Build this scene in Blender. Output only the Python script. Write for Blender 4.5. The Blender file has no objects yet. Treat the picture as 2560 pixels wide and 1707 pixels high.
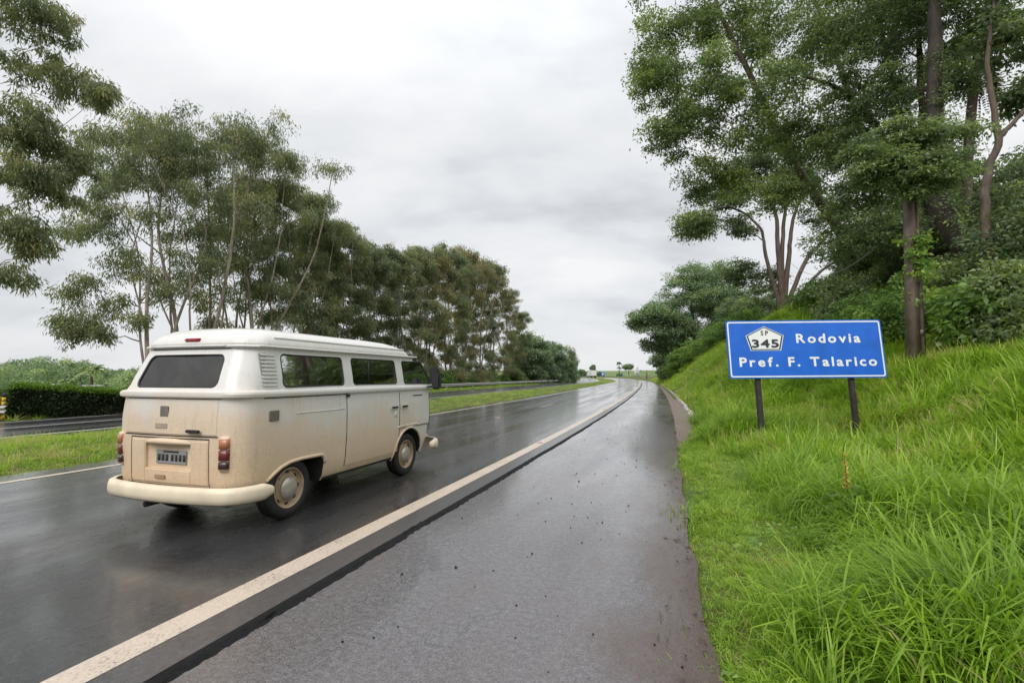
import bpy, bmesh, math, random
import numpy as np
from mathutils import Vector, Matrix

R = math.radians
S = bpy.context.scene
COL = S.collection

# ------------------------------------------------------------------ camera
F_PX, CAM_H, PITCH = 1225.0, 1.53, R(4.0856)
cam_d = bpy.data.cameras.new('camera')
cam_d.sensor_width = 36.0
cam_d.lens = 36.0 * F_PX / 2560.0
cam_d.clip_start = 0.05
cam_d.clip_end = 6000
cam = bpy.data.objects.new('camera', cam_d)
COL.objects.link(cam)
cam.location = (0, 0, CAM_H)
cam.rotation_euler = (R(90) + PITCH, 0, 0)
S.camera = cam

# ------------------------------------------------------------------ world
SUN_EL, SUN_AZ = R(46), R(200)
W = bpy.data.worlds.new('World')
S.world = W
W.use_nodes = True
nt = W.node_tree
nt.nodes.clear()


def nn(t, typ, **kw):
    n = t.nodes.new(typ)
    for k, v in kw.items():
        if k == 'inp':
            for i, val in v.items():
                n.inputs[i].default_value = val
        else:
            setattr(n, k, v)
    return n


def math_n(t, op, a, b=None, clamp=False):
    n = t.nodes.new('ShaderNodeMath')
    n.operation = op
    n.use_clamp = clamp
    for i, v in enumerate((a, b)):
        if v is None:
            continue
        if isinstance(v, (int, float)):
            n.inputs[i].default_value = v
        else:
            t.links.new(v, n.inputs[i])
    return n.outputs[0]


def ramp(t, fac, stops, interp='LINEAR'):
    n = t.nodes.new('ShaderNodeValToRGB')
    n.color_ramp.interpolation = interp
    el = n.color_ramp.elements
    while len(el) < len(stops):
        el.new(0.5)
    for e, (p, c) in zip(el, stops):
        e.position = p
        if isinstance(c, (int, float)):
            c = (c, c, c)
        e.color = (*c, 1)
    if fac is not None:
        t.links.new(fac, n.inputs[0])
    return n.outputs[0]


def mixc(t, fac, a, b, blend='MIX'):
    n = t.nodes.new('ShaderNodeMix')
    n.data_type = 'RGBA'
    n.blend_type = blend
    for sock, v in ((n.inputs[0], fac), (n.inputs[6], a), (n.inputs[7], b)):
        if isinstance(v, (int, float)):
            sock.default_value = v
        elif isinstance(v, tuple):
            sock.default_value = (*v, 1)
        else:
            t.links.new(v, sock)
    return n.outputs[2]


def noise(t, vec, scale, detail=3, rough=0.5, dim='3D'):
    n = t.nodes.new('ShaderNodeTexNoise')
    n.noise_dimensions = dim
    n.inputs['Scale'].default_value = scale
    n.inputs['Detail'].default_value = detail
    n.inputs['Roughness'].default_value = rough
    if vec is not None:
        t.links.new(vec, n.inputs['Vector'])
    return n.outputs[0]


def mapping(t, vec, scale=(1, 1, 1), loc=(0, 0, 0), rot=(0, 0, 0)):
    n = t.nodes.new('ShaderNodeMapping')
    n.inputs['Scale'].default_value = scale
    n.inputs['Location'].default_value = loc
    n.inputs['Rotation'].default_value = rot
    t.links.new(vec, n.inputs[0])
    return n.outputs[0]


tc = nn(nt, 'ShaderNodeTexCoord')
sep = nn(nt, 'ShaderNodeSeparateXYZ')
nt.links.new(tc.outputs['Generated'], sep.inputs[0])
zc = math_n(nt, 'MAXIMUM', sep.outputs[2], 0.0)
den = math_n(nt, 'ADD', zc, 0.42)
px_ = math_n(nt, 'DIVIDE', sep.outputs[0], den)
py_ = math_n(nt, 'DIVIDE', sep.outputs[1], den)
comb = nn(nt, 'ShaderNodeCombineXYZ')
nt.links.new(px_, comb.inputs[0])
nt.links.new(py_, comb.inputs[1])
m1 = mapping(nt, comb.outputs[0], (1.5, 2.1, 1), (1.3, 0.4, 0), (0, 0, R(22)))
n1 = noise(nt, m1, 0.8, 5, 0.5)
m2 = mapping(nt, comb.outputs[0], (1.6, 3.4, 1), (4.2, 1.7, 0), (0, 0, R(10)))
n2 = noise(nt, m2, 1.1, 6, 0.55)
cl = math_n(nt, 'ADD', math_n(nt, 'MULTIPLY', n1, 0.6), math_n(nt, 'MULTIPLY', n2, 0.4))
cloud = ramp(nt, cl, [(0.37, (0.47, 0.49, 0.52)), (0.48, (0.64, 0.655, 0.675)), (0.60, (0.745, 0.75, 0.76))])
hor = ramp(nt, zc, [(0.0, (0.84, 0.855, 0.87)), (0.22, (0, 0, 0))])
horf = ramp(nt, zc, [(0.0, 0.7), (0.16, 0.0)])
cloud = mixc(nt, horf, cloud, (0.665, 0.675, 0.69))
# overcast skies brighten towards the zenith (CIE overcast sky)
zen = ramp(nt, zc, [(0.0, 1.0 / 2), (0.45, 1.04 / 2), (1.0, 0.97)])
cloud = mixc(nt, 1.0, cloud, zen, 'MULTIPLY')
sky = nn(nt, 'ShaderNodeTexSky')
sky.sky_type = 'NISHITA'
sky.sun_disc = False
sky.sun_elevation = SUN_EL
sky.sun_rotation = SUN_AZ
cl20 = mixc(nt, 1.0, cloud, (20.0, 20.0, 20.0), 'MULTIPLY')
tot = mixc(nt, 0.03, cl20, sky.outputs[0])
bg = nn(nt, 'ShaderNodeBackground')
bg.inputs[1].default_value = 0.1
nt.links.new(tot, bg.inputs[0])
wo = nn(nt, 'ShaderNodeOutputWorld')
nt.links.new(bg.outputs[0], wo.inputs[0])

sd = bpy.data.lights.new('sun', 'SUN')
sd.energy = 1.5
sd.angle = R(35)
sd.color = (1.0, 0.97, 0.93)
sun = bpy.data.objects.new('sun', sd)
COL.objects.link(sun)
# azimuth measured clockwise from +Y: light comes from there
sdir = Vector((math.sin(SUN_AZ) * math.cos(SUN_EL), math.cos(SUN_AZ) * math.cos(SUN_EL), math.sin(SUN_EL)))
sun.rotation_euler = sdir.to_track_quat('Z', 'Y').to_euler()

S.view_settings.view_transform = 'Standard'
S.view_settings.look = 'None'
S.view_settings.exposure = 0.3
S.view_settings.gamma = 1.0
S.view_settings.use_curve_mapping = False
S.render.engine = 'CYCLES'
S.cycles.use_denoising = True
S.cycles.max_bounces = 6
S.cycles.diffuse_bounces = 3
S.cycles.glossy_bounces = 3
S.cycles.transmission_bounces = 4
S.cycles.transparent_max_bounces = 6
S.cycles.caustics_reflective = False
S.cycles.caustics_refractive = False

# ------------------------------------------------------------------ helpers
rng = np.random.default_rng(7)


def at(px, py, Y):
    """photo pixel (2560 wide) + distance ahead -> world point"""
    xc, yc = (px - 1280) / F_PX, -(py - 853.5) / F_PX
    d = np.array([xc, math.cos(PITCH) - yc * math.sin(PITCH), math.sin(PITCH) + yc * math.cos(PITCH)])
    return np.array([0, 0, CAM_H]) + d * (Y / d[1])


def tag(o, label=None, cat=None, group=None, kind=None):
    if label: o['label'] = label
    if cat: o['category'] = cat
    if group: o['group'] = group
    if kind: o['kind'] = kind
    return o


def link(o, parent=None):
    COL.objects.link(o)
    if parent is not None:
        o.parent = parent
    return o


def empty(name, loc=(0, 0, 0), rz=0.0):
    o = bpy.data.objects.new(name, None)
    o.empty_display_size = 0.3
    o.location = loc
    o.rotation_euler = (0, 0, rz)
    return link(o)


def mesh_np(name, V, Fs, mat=None, smooth=False, attrs=None, uv=None):
    """V (n,3); Fs: list of index arrays (k,3)/(k,4)"""
    if isinstance(Fs, np.ndarray):
        Fs = [Fs]
    Fs = [np.asarray(f, dtype=np.int32) for f in Fs if len(f)]
    me = bpy.data.meshes.new(name)
    V = np.asarray(V, dtype=np.float32)
    me.vertices.add(len(V))
    me.vertices.foreach_set('co', V.ravel())
    if Fs:
        loops = np.concatenate([f.ravel() for f in Fs])
        tot = np.concatenate([np.full(len(f), f.shape[1], dtype=np.int32) for f in Fs])
        start = np.concatenate([[0], np.cumsum(tot)[:-1]]).astype(np.int32)
        me.loops.add(len(loops))
        me.loops.foreach_set('vertex_index', loops)
        me.polygons.add(len(tot))
        me.polygons.foreach_set('loop_start', start)
        me.polygons.foreach_set('loop_total', tot)
        if smooth:
            me.polygons.foreach_set('use_smooth', np.ones(len(tot), dtype=bool))
    me.update(calc_edges=True)
    if attrs:
        for k, a in attrs.items():
            a = np.asarray(a, dtype=np.float32)
            if a.ndim == 1:
                at_ = me.attributes.new(k, 'FLOAT', 'POINT')
                at_.data.foreach_set('value', a)
            else:
                at_ = me.attributes.new(k, 'FLOAT_VECTOR', 'POINT')
                at_.data.foreach_set('vector', a.ravel())
    if uv is not None:
        l = me.uv_layers.new(name='UVMap')
        uvl = np.asarray(uv, dtype=np.float32)[loops]
        l.data.foreach_set('uv', uvl.ravel())
    if mat is not None:
        me.materials.append(mat)
    return me


def obj(name, me, parent=None, loc=None):
    o = bpy.data.objects.new(name, me)
    if loc is not None:
        o.location = loc
    return link(o, parent)


class MB:
    """collects primitive pieces into one mesh"""
    def __init__(self):
        self.V, self.F, self.n = [], [], 0

    def add(self, V, Fs):
        V = np.asarray(V, dtype=float)
        for f in (Fs if isinstance(Fs, list) else [Fs]):
            self.F.append(np.asarray(f) + self.n)
        self.V.append(V)
        self.n += len(V)
        return self

    def box(self, c, s, M=None):
        c, s = np.asarray(c, float), np.asarray(s, float) / 2
        V = np.array([[x, y, z] for x in (-1, 1) for y in (-1, 1) for z in (-1, 1)]) * s + c
        if M is not None:
            V = V @ np.asarray(M).T
        F = np.array([[0, 1, 3, 2], [4, 6, 7, 5], [0, 4, 5, 1], [2, 3, 7, 6], [0, 2, 6, 4], [1, 5, 7, 3]])
        return self.add(V, F)

    def tube(self, P, r, k=8, caps=True):
        V, Fq, caps_f = tube_np(P, r, k)
        self.add(V, [Fq] + (caps_f if caps else []))
        return self

    def build(self, name, mat, parent=None, smooth=False, loc=None, bevel=0):
        by = {}
        for f in self.F:
            by.setdefault(f.shape[1], []).append(f)
        me = mesh_np(name, np.concatenate(self.V), [np.concatenate(v) for v in by.values()], mat, smooth)
        if bevel:
            bm = bmesh.new()
            bm.from_mesh(me)
            bmesh.ops.bevel(bm, geom=bm.edges[:], offset=bevel, segments=2, affect='EDGES', clamp_overlap=True)
            bm.to_mesh(me)
            bm.free()
            for p in me.polygons:
                p.use_smooth = False
        return obj(name, me, parent, loc)


def tube_np(P, r, k=8):
    P = np.asarray(P, float)
    n = len(P)
    r = np.broadcast_to(np.asarray(r, float), (n,))
    T = np.gradient(P, axis=0)
    T /= np.linalg.norm(T, axis=1, keepdims=True) + 1e-9
    ref = np.array([0.0, 0, 1.0]) if abs(T[:, 2]).mean() < 0.8 else np.array([1.0, 0, 0])
    A = np.cross(T, ref)
    A /= np.linalg.norm(A, axis=1, keepdims=True) + 1e-9
    B = np.cross(T, A)
    a = np.linspace(0, 2 * math.pi, k, endpoint=False)
    V = P[:, None, :] + r[:, None, None] * (np.cos(a)[None, :, None] * A[:, None, :] + np.sin(a)[None, :, None] * B[:, None, :])
    V = V.reshape(-1, 3)
    i = np.arange(n - 1)[:, None] * k
    j = np.arange(k)[None, :]
    j2 = (j + 1) % k
    Fq = np.stack([i + j, i + j2, i + k + j2, i + k + j], axis=-1).reshape(-1, 4)
    c0 = np.arange(k)[::-1][None, :]
    c1 = (np.arange(k) + (n - 1) * k)[None, :]
    return V, Fq, [c0, c1]


def grid_faces(nu, nv):
    i = np.arange(nu - 1)[:, None] * nv
    j = np.arange(nv - 1)[None, :]
    return np.stack([i + j, i + nv + j, i + nv + j + 1, i + j + 1], axis=-1).reshape(-1, 4)


def vnoise(x, y, seed=0):
    """cheap smooth value noise, arrays"""
    x = np.asarray(x, float); y = np.asarray(y, float)
    xi, yi = np.floor(x).astype(np.int64), np.floor(y).astype(np.int64)
    fx, fy = x - xi, y - yi
    fx = fx * fx * (3 - 2 * fx); fy = fy * fy * (3 - 2 * fy)

    def hsh(a, b):
        v = np.sin(a * 127.1 + b * 311.7 + seed * 74.7) * 43758.5453
        return v - np.floor(v)
    return (hsh(xi, yi) * (1 - fx) + hsh(xi + 1, yi) * fx) * (1 - fy) + (hsh(xi, yi + 1) * (1 - fx) + hsh(xi + 1, yi + 1) * fx) * fy


def sstep(a, b, x):
    t = np.clip((np.asarray(x, float) - a) / (b - a), 0, 1)
    return t * t * (3 - 2 * t)


# ------------------------------------------------------------------ materials
MATS = {}


def new_mat(name):
    m = bpy.data.materials.new(name)
    m.use_nodes = True
    t = m.node_tree
    t.nodes.clear()
    out = t.nodes.new('ShaderNodeOutputMaterial')
    MATS[name] = m
    return m, t, out


def principled(t, out, col, rough=0.5, metal=0.0, spec=0.5):
    p = t.nodes.new('ShaderNodeBsdfPrincipled')
    for k, v in (('Base Color', col), ('Roughness', rough), ('Metallic', metal), ('Specular IOR Level', spec)):
        if isinstance(v, tuple):
            p.inputs[k].default_value = (*v, 1)
        elif isinstance(v, (int, float)):
            p.inputs[k].default_value = v
        else:
            t.links.new(v, p.inputs[k])
    t.links.new(p.outputs[0], out.inputs[0])
    return p


def bump(t, p, h, strength=0.3, dist=0.01):
    b = t.nodes.new('ShaderNodeBump')
    b.inputs['Strength'].default_value = strength
    b.inputs['Distance'].default_value = dist
    t.links.new(h, b.inputs['Height'])
    t.links.new(b.outputs[0], p.inputs['Normal'])


def simple(name, col, rough=0.5, metal=0.0, var=0.15, scale=6.0, bs=0.0, spec=0.5):
    """base colour with noise variation in object space"""
    m, t, out = new_mat(name)
    c = t.nodes.new('ShaderNodeTexCoord').outputs['Object']
    n = noise(t, c, scale, 4, 0.6)
    lo = tuple(x * (1 - var) for x in col)
    hi = tuple(min(1, x * (1 + var)) for x in col)
    cr = ramp(t, n, [(0.3, lo), (0.7, hi)])
    p = principled(t, out, cr, rough, metal, spec)
    if bs:
        bump(t, p, noise(t, c, scale * 8, 3, 0.6), bs, 0.01)
    return m


def leaf_mat(name, stops, transl=0.35, rough=0.45, patches=0.0):
    """foliage: colour by the per-leaf 'tint' attribute, part of the light passes through"""
    m, t, out = new_mat(name)
    a = t.nodes.new('ShaderNodeAttribute')
    a.attribute_name = 'tint'
    oi = t.nodes.new('ShaderNodeObjectInfo')
    f = math_n(t, 'ADD', a.outputs['Fac'], math_n(t, 'MULTIPLY', math_n(t, 'SUBTRACT', oi.outputs['Random'], 0.5), 0.25))
    if patches:
        gp = t.nodes.new('ShaderNodeNewGeometry').outputs['Position']
        f = math_n(t, 'ADD', f, math_n(t, 'MULTIPLY', math_n(t, 'SUBTRACT', noise(t, gp, 0.75, 5, 0.65), 0.5), patches))
    c = ramp(t, f, stops)
    p = t.nodes.new('ShaderNodeBsdfPrincipled')
    p.inputs['Roughness'].default_value = rough
    p.inputs['Specular IOR Level'].default_value = 0.35
    t.links.new(c, p.inputs['Base Color'])
    tr = t.nodes.new('ShaderNodeBsdfTranslucent')
    c2 = mixc(t, 1.0, c, (1.25, 1.35, 0.7), 'MULTIPLY')
    t.links.new(c2, tr.inputs[0])
    mx = t.nodes.new('ShaderNodeMixShader')
    mx.inputs[0].default_value = transl
    t.links.new(p.outputs[0], mx.inputs[1])
    t.links.new(tr.outputs[0], mx.inputs[2])
    t.links.new(mx.outputs[0], out.inputs[0])
    return m


def asphalt(name, base, brown, wet_lo, wet_hi, streak, bump_s, speck=0.5, grain=95.0, film_hi=1.0, film_lo=0.25, edge_brown=False):
    m, t, out = new_mat(name)
    uv = t.nodes.new('ShaderNodeUVMap').outputs[0]      # metres: u across, v along
    st = noise(t, mapping(t, uv, (1.7, 0.045, 1)), 1.0, 4, 0.55)
    st2 = noise(t, mapping(t, uv, (0.9, 0.16, 1), (7, 3, 0)), 1.0, 4, 0.6)
    fine = noise(t, mapping(t, uv, (1, 1, 1)), grain, 2, 0.6)
    mid = noise(t, mapping(t, uv, (1, 0.7, 1)), 9.0, 4, 0.65)
    big = noise(t, mapping(t, uv, (1, 0.5, 1), (3, 9, 0)), 0.7, 3, 0.6)
    med = noise(t, uv, 24.0, 3, 0.6)
    c = ramp(t, math_n(t, 'ADD', math_n(t, 'MULTIPLY', fine, 0.62), math_n(t, 'MULTIPLY', med, 0.38)), [(0.36, tuple(x * (1 - speck) for x in base)), (0.5, base), (0.66, tuple(min(1, x * (1 + speck * 1.6)) for x in base))])
    c = mixc(t, ramp(t, big, [(0.42, 0.0), (0.68, 0.55)]), c, brown)
    if edge_brown:
        us = t.nodes.new('ShaderNodeSeparateXYZ')
        t.links.new(uv, us.inputs[0])
        eb = math_n(t, 'ADD', us.outputs[0], math_n(t, 'MULTIPLY', math_n(t, 'SUBTRACT', noise(t, mapping(t, uv, (1.0, .5, 1), (2, 5, 0)), 1.6, 6, .7), .5), 2.0))
        c = mixc(t, ramp(t, math_n(t, 'MULTIPLY', eb, .25), [(.60, 0.0), (.70, .75), (.80, 1.0)]), c, (0.075, 0.045, 0.034))
    w = math_n(t, 'ADD', math_n(t, 'MULTIPLY', st, streak), math_n(t, 'MULTIPLY', st2, 1 - streak))
    w = math_n(t, 'ADD', math_n(t, 'MULTIPLY', w, 0.8), math_n(t, 'MULTIPLY', mid, 0.2))
    rough = ramp(t, w, [(0.36, wet_lo), (0.62, wet_hi)])
    p = principled(t, out, c, rough, 0.0, 0.75)
    # thin water film
    film = ramp(t, w, [(0.34, film_hi), (0.64, film_lo)])
    t.links.new(film, p.inputs['Coat Weight'])
    p.inputs['Coat IOR'].default_value = 1.33
    p.inputs['Coat Roughness'].default_value = 0.10
    cb = t.nodes.new('ShaderNodeBump')
    cb.inputs['Strength'].default_value = 0.22
    cb.inputs['Distance'].default_value = 0.006
    t.links.new(mid, cb.inputs['Height'])
    t.links.new(cb.outputs[0], p.inputs['Coat Normal'])
    hgt = math_n(t, 'ADD', math_n(t, 'MULTIPLY', fine, 0.7), math_n(t, 'ADD', math_n(t, 'MULTIPLY', mid, 0.7), math_n(t, 'MULTIPLY', med, 0.7)))
    # standing water smooths the relief where the surface is wettest
    wf = ramp(t, w, [(0.38, 0.35), (0.6, 1.0)])
    hgt = math_n(t, 'MULTIPLY', hgt, wf)
    bump(t, p, hgt, bump_s, 0.006)
    return m


M_ROAD = asphalt('wet_asphalt', (0.038, 0.038, 0.041), (0.048, 0.040, 0.035), 0.07, 0.42, 0.74, 0.8)
M_SHLD = asphalt('shoulder_asphalt', (0.100, 0.096, 0.103), (0.106, 0.084, 0.077), 0.16, 0.40, 0.15, 0.85, 0.75, 80.0, 1.0, 0.4, True)
M_EDGE = simple('tar_edge', (0.014, 0.014, 0.015), 0.8, 0, 0.4, 40, 0.9, 0.2)
M_MARG = asphalt('margin_asphalt', (0.062, 0.060, 0.064), (0.066, 0.055, 0.05), 0.25, 0.42, 0.4, 0.6, 0.5, 95.0, 0.4, 0.15)


def paint_line(name, col, wear):
    m, t, out = new_mat(name)
    c = t.nodes.new('ShaderNodeTexCoord').outputs['Object']
    f = noise(t, c, 60, 4, 0.7)
    g = noise(t, c, 2.0, 4, 0.6)
    k = math_n(t, 'ADD', math_n(t, 'MULTIPLY', f, 0.75), math_n(t, 'MULTIPLY', g, 0.25))
    cc = ramp(t, k, [(wear, (0.10, 0.085, 0.07)), (wear + 0.09, tuple(x * 0.82 for x in col)), (0.62, col)])
    p = principled(t, out, cc, 0.38)
    bump(t, p, f, 0.4, 0.004)
    return m


M_LINE = paint_line('line_paint', (0.62, 0.52, 0.42), 0.35)
M_LINED = paint_line('worn_line_paint', (0.52, 0.40, 0.30), 0.40)
M_LINEW = paint_line('white_line_paint', (0.66, 0.66, 0.65), 0.28)


def ground_mat(name, cols, soil, soil_amt, sc=1.5):
    m, t, out = new_mat(name)
    c = t.nodes.new('ShaderNodeTexCoord').outputs['Object']
    n = noise(t, c, sc, 6, 0.65)
    n2_ = noise(t, c, sc * 14, 4, 0.7)
    k = math_n(t, 'ADD', math_n(t, 'MULTIPLY', n, 0.55), math_n(t, 'MULTIPLY', n2_, 0.45))
    g = ramp(t, k, [(0.32, cols[0]), (0.5, cols[1]), (0.68, cols[2])])
    s = noise(t, c, sc * 0.8, 5, 0.7)
    g = mixc(t, ramp(t, s, [(0.62 - soil_amt, 0.0), (0.72 - soil_amt, 1.0)]), g, soil)
    p = principled(t, out, g, 0.8, 0, 0.2)
    bump(t, p, n2_, 0.7, 0.05)
    return m


M_BANK = ground_mat('bank_ground', [(0.055, 0.075, 0.02), (0.085, 0.12, 0.026), (0.12, 0.165, 0.035)], (0.13, 0.075, 0.045), 0.10)
M_FIELD = ground_mat('field_ground', [(0.09, 0.13, 0.05), (0.14, 0.19, 0.07), (0.20, 0.24, 0.10)], (0.23, 0.17, 0.10), -0.02, 0.02)
M_MUD = simple('red_mud', (0.16, 0.095, 0.06), 0.45, 0, 0.3, 5, 0.4)
M_CONC = simple('wet_concrete', (0.165, 0.120, 0.095), 0.5, 0, 0.3, 4, 0.4)
M_KERB = simple('kerb_concrete', (0.46, 0.42, 0.37), 0.7, 0, 0.3, 3, 0.5)
M_GRASS = leaf_mat('grass_blade', [(0.0, (0.108, 0.189, 0.027)), (0.35, (0.208, 0.341, 0.035)), (0.7, (0.310, 0.457, 0.049)), (0.93, (0.392, 0.512, 0.081)), (1.0, (0.455, 0.366, 0.188))], 0.42, 0.42, 1.6)
M_EUC = leaf_mat('eucalyptus_leaf', [(0.0, (0.120, 0.155, 0.105)), (0.4, (0.210, 0.245, 0.150)), (0.75, (0.275, 0.300, 0.165)), (1.0, (0.390, 0.360, 0.180))], 0.50, 0.42)
M_EUCB = leaf_mat('brownish_eucalyptus_leaf', [(0.0, (0.130, 0.145, 0.098)), (0.4, (0.235, 0.225, 0.140)), (0.75, (0.325, 0.290, 0.165)), (1.0, (0.42, 0.340, 0.180))], 0.5, 0.42)
M_BROAD = leaf_mat('broad_leaf', [(0.0, (0.085, 0.122, 0.074)), (0.45, (0.168, 0.226, 0.118)), (0.8, (0.262, 0.335, 0.145)), (1.0, (0.40, 0.46, 0.155))], 0.42, 0.42)
M_HAZYLEAF = leaf_mat('haze_paled_leaf', [(0.0, (0.138, 0.200, 0.127)), (0.5, (0.240, 0.326, 0.179)), (1.0, (0.388, 0.472, 0.216))], 0.3, 0.6)  # far foliage: haze put into the leaf colour by lightening it
M_SHRUB = leaf_mat('shrub_leaf', [(0.0, (0.068, 0.125, 0.041)), (0.5, (0.142, 0.244, 0.061)), (0.85, (0.230, 0.356, 0.074)), (1.0, (0.338, 0.450, 0.095))], 0.36, 0.4)
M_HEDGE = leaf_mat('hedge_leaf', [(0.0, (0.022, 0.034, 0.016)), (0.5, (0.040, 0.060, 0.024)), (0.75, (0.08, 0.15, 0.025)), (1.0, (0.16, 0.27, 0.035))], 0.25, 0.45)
M_DEAD = leaf_mat('dead_frond', [(0.0, (0.05, 0.032, 0.022)), (1.0, (0.13, 0.085, 0.055))], 0.2, 0.7)


def bark(name, lo, hi, sc=3.0):
    m, t, out = new_mat(name)
    c = t.nodes.new('ShaderNodeTexCoord').outputs['Object']
    n = noise(t, mapping(t, c, (1, 1, 0.22)), sc * 3, 6, 0.7)
    n2_ = noise(t, c, sc * 0.4, 3, 0.6)
    k = math_n(t, 'ADD', math_n(t, 'MULTIPLY', n, 0.6), math_n(t, 'MULTIPLY', n2_, 0.4))
    p = principled(t, out, ramp(t, k, [(0.35, lo), (0.62, hi)]), 0.7, 0, 0.3)
    bump(t, p, n, 0.8, 0.03)
    return m


M_BARKP = bark('pale_bark', (0.15, 0.115, 0.092), (0.45, 0.375, 0.315))
M_BARKD = bark('dark_bark', (0.022, 0.018, 0.015), (0.085, 0.068, 0.055))
M_BARKM = bark('brown_bark', (0.06, 0.045, 0.036), (0.17, 0.125, 0.10))

# ------------------------------------------------------------------ road axis = right edge line of the near carriageway
DX, DY = 0.3125, 0.9499
ctrl = [(-2.25 - DX * 44, 2.568 - DY * 44), (-2.25 - DX * 22, 2.568 - DY * 22), (-2.25, 2.568), (1.04, 12.62), (4.05, 22.2), (8.90, 38.4), (17.75, 69.5), (27.0, 104),
        (35.6, 137), (42.6, 170), (46.6, 205), (46.3, 238), (40, 272), (27, 303), (4, 334), (-30, 360), (-90, 385)]
ctrl = np.array(ctrl, float)


def catmull(P, per=24):
    out = []
    for i in range(len(P) - 1):
        p0 = P[max(i - 1, 0)]; p1 = P[i]; p2 = P[i + 1]; p3 = P[min(i + 2, len(P) - 1)]
        d = np.linalg.norm(p2 - p1)
        m1_ = (p2 - p0) / (np.linalg.norm(p2 - p1) + np.linalg.norm(p1 - p0) + 1e-9) * d
        m2_ = (p3 - p1) / (np.linalg.norm(p3 - p2) + np.linalg.norm(p2 - p1) + 1e-9) * d
        u = np.linspace(0, 1, per, endpoint=False)[:, None]
        out.append((2 * u**3 - 3 * u**2 + 1) * p1 + (u**3 - 2 * u**2 + u) * m1_ + (-2 * u**3 + 3 * u**2) * p2 + (u**3 - u**2) * m2_)
    out.append(P[-1:])
    return np.concatenate(out)


AX = catmull(ctrl)
seg = np.linalg.norm(np.diff(AX, axis=0), axis=1)
ARC = np.concatenate([[0], np.cumsum(seg)])
i0 = np.argmin(np.linalg.norm(AX - np.array([-3.0, 0.288]), axis=1))
ARC -= ARC[i0] 
T_MIN, T_MAX = ARC[0], ARC[-1]
TAN = np.gradient(AX, axis=0)
TAN /= np.linalg.norm(TAN, axis=1, keepdims=True)
# smooth the tangent a little so that offsets run evenly
for _ in range(6):
    TAN[1:-1] = (TAN[:-2] + 2 * TAN[1:-1] + TAN[2:]) / 4
TAN /= np.linalg.norm(TAN, axis=1, keepdims=True)


def road_z(t):
    return 1.0 * sstep(150, 260, t)


def P(t, o, z=0.0):
    """road coordinates: t along, o to the right of the edge line -> world (arrays)"""
    t = np.asarray(t, float); o = np.asarray(o, float)
    x = np.interp(t, ARC, AX[:, 0]); y = np.interp(t, ARC, AX[:, 1])
    tx = np.interp(t, ARC, TAN[:, 0]); ty = np.interp(t, ARC, TAN[:, 1])
    X = x + o * ty; Y = y - o * tx
    return np.stack(np.broadcast_arrays(X, Y, road_z(t) + z), axis=-1)


def to_to(x, y):
    """world -> (t, o)"""
    x = np.atleast_1d(np.asarray(x, float)); y = np.atleast_1d(np.asarray(y, float))
    idx = np.argmin((AX[None, :, 0] - x[:, None])**2 + (AX[None, :, 1] - y[:, None])**2, axis=1)
    dx = x - AX[idx, 0]; dy = y - AX[idx, 1]
    return ARC[idx] + dx * TAN[idx, 0] + dy * TAN[idx, 1], dx * TAN[idx, 1] - dy * TAN[idx, 0]


O_STEP, O_SH = 0.42, 3.02          # carriageway edge step, outer edge of the shoulder
O_L = -6.28                        # left edge line of the near carriageway
O_MED0, O_MED1 = -6.85, -12.5      # median
O_LL0, O_LL1 = -12.6, -18.9        # far carriageway


def edge_jit(t):
    return 0.10 * sstep(9, 2, t) + 0.09 * (vnoise(t * 1.3, 0 * t, 3) - 0.5) + 0.05 * (vnoise(t * 5.1, 0 * t, 4) - 0.5)


def bank_h(t, o):
    """height of the ground beside the road"""
    t = np.asarray(t, float); o = np.asarray(o, float)
    s = o - (O_SH + 0.1)
    f = sstep(8, 36, t)
    k = 0.84 + 0.14 * f
    s0 = 3.95 - 2.85 * f
    gut = 0.72 * np.clip((t - 12.5) / 9.0, 0, 1)
    Hc = 2.45 + 5.75 * sstep(15, 38, t)
    Hc = Hc * (1 - 0.93 * sstep(95, 165, t))
    rise = k * (s - s0)
    soft = 0.45
    rise = soft * np.log1p(np.exp(np.clip(rise / soft, -30, 30)))            # soft foot
    rise = Hc * (1 - np.exp(-np.power(np.clip(rise / np.maximum(Hc, 0.05), 0, 50), 1.6)))**(1 / 1.6) if False else Hc * np.tanh(np.power(rise / np.maximum(Hc, 0.05), 1.25) )**(1 / 1.25)
    right = -0.07 + 0.11 * sstep(0.0, 0.4, s - gut) + rise + 0.10 * sstep(.6, 2.5, s) * (vnoise(t * 0.9, o * 0.9, 1) - 0.4) + 0.35 * sstep(2.0, 6, s) * (vnoise(t * 0.22, o * 0.3, 2) - 0.5)
    um = np.clip((o - O_MED1) / (O_MED0 - O_MED1), 0, 1)
    med = -0.04 + 0.13 * np.sin(math.pi * um)**0.8 + 0.05 * (vnoise(t * .6, o * .6, 6) - .5)
    lf = -0.05 - 1.35 * sstep(-24.5, -30, o) - 0.10 * sstep(-19, -20, o)
    z = np.where(o > O_SH - 0.15, right, -0.12)
    z = np.where((o < O_MED0) & (o > O_MED1), med, z)
    z = np.where(o < O_LL1, lf, z)
    return z


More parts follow.
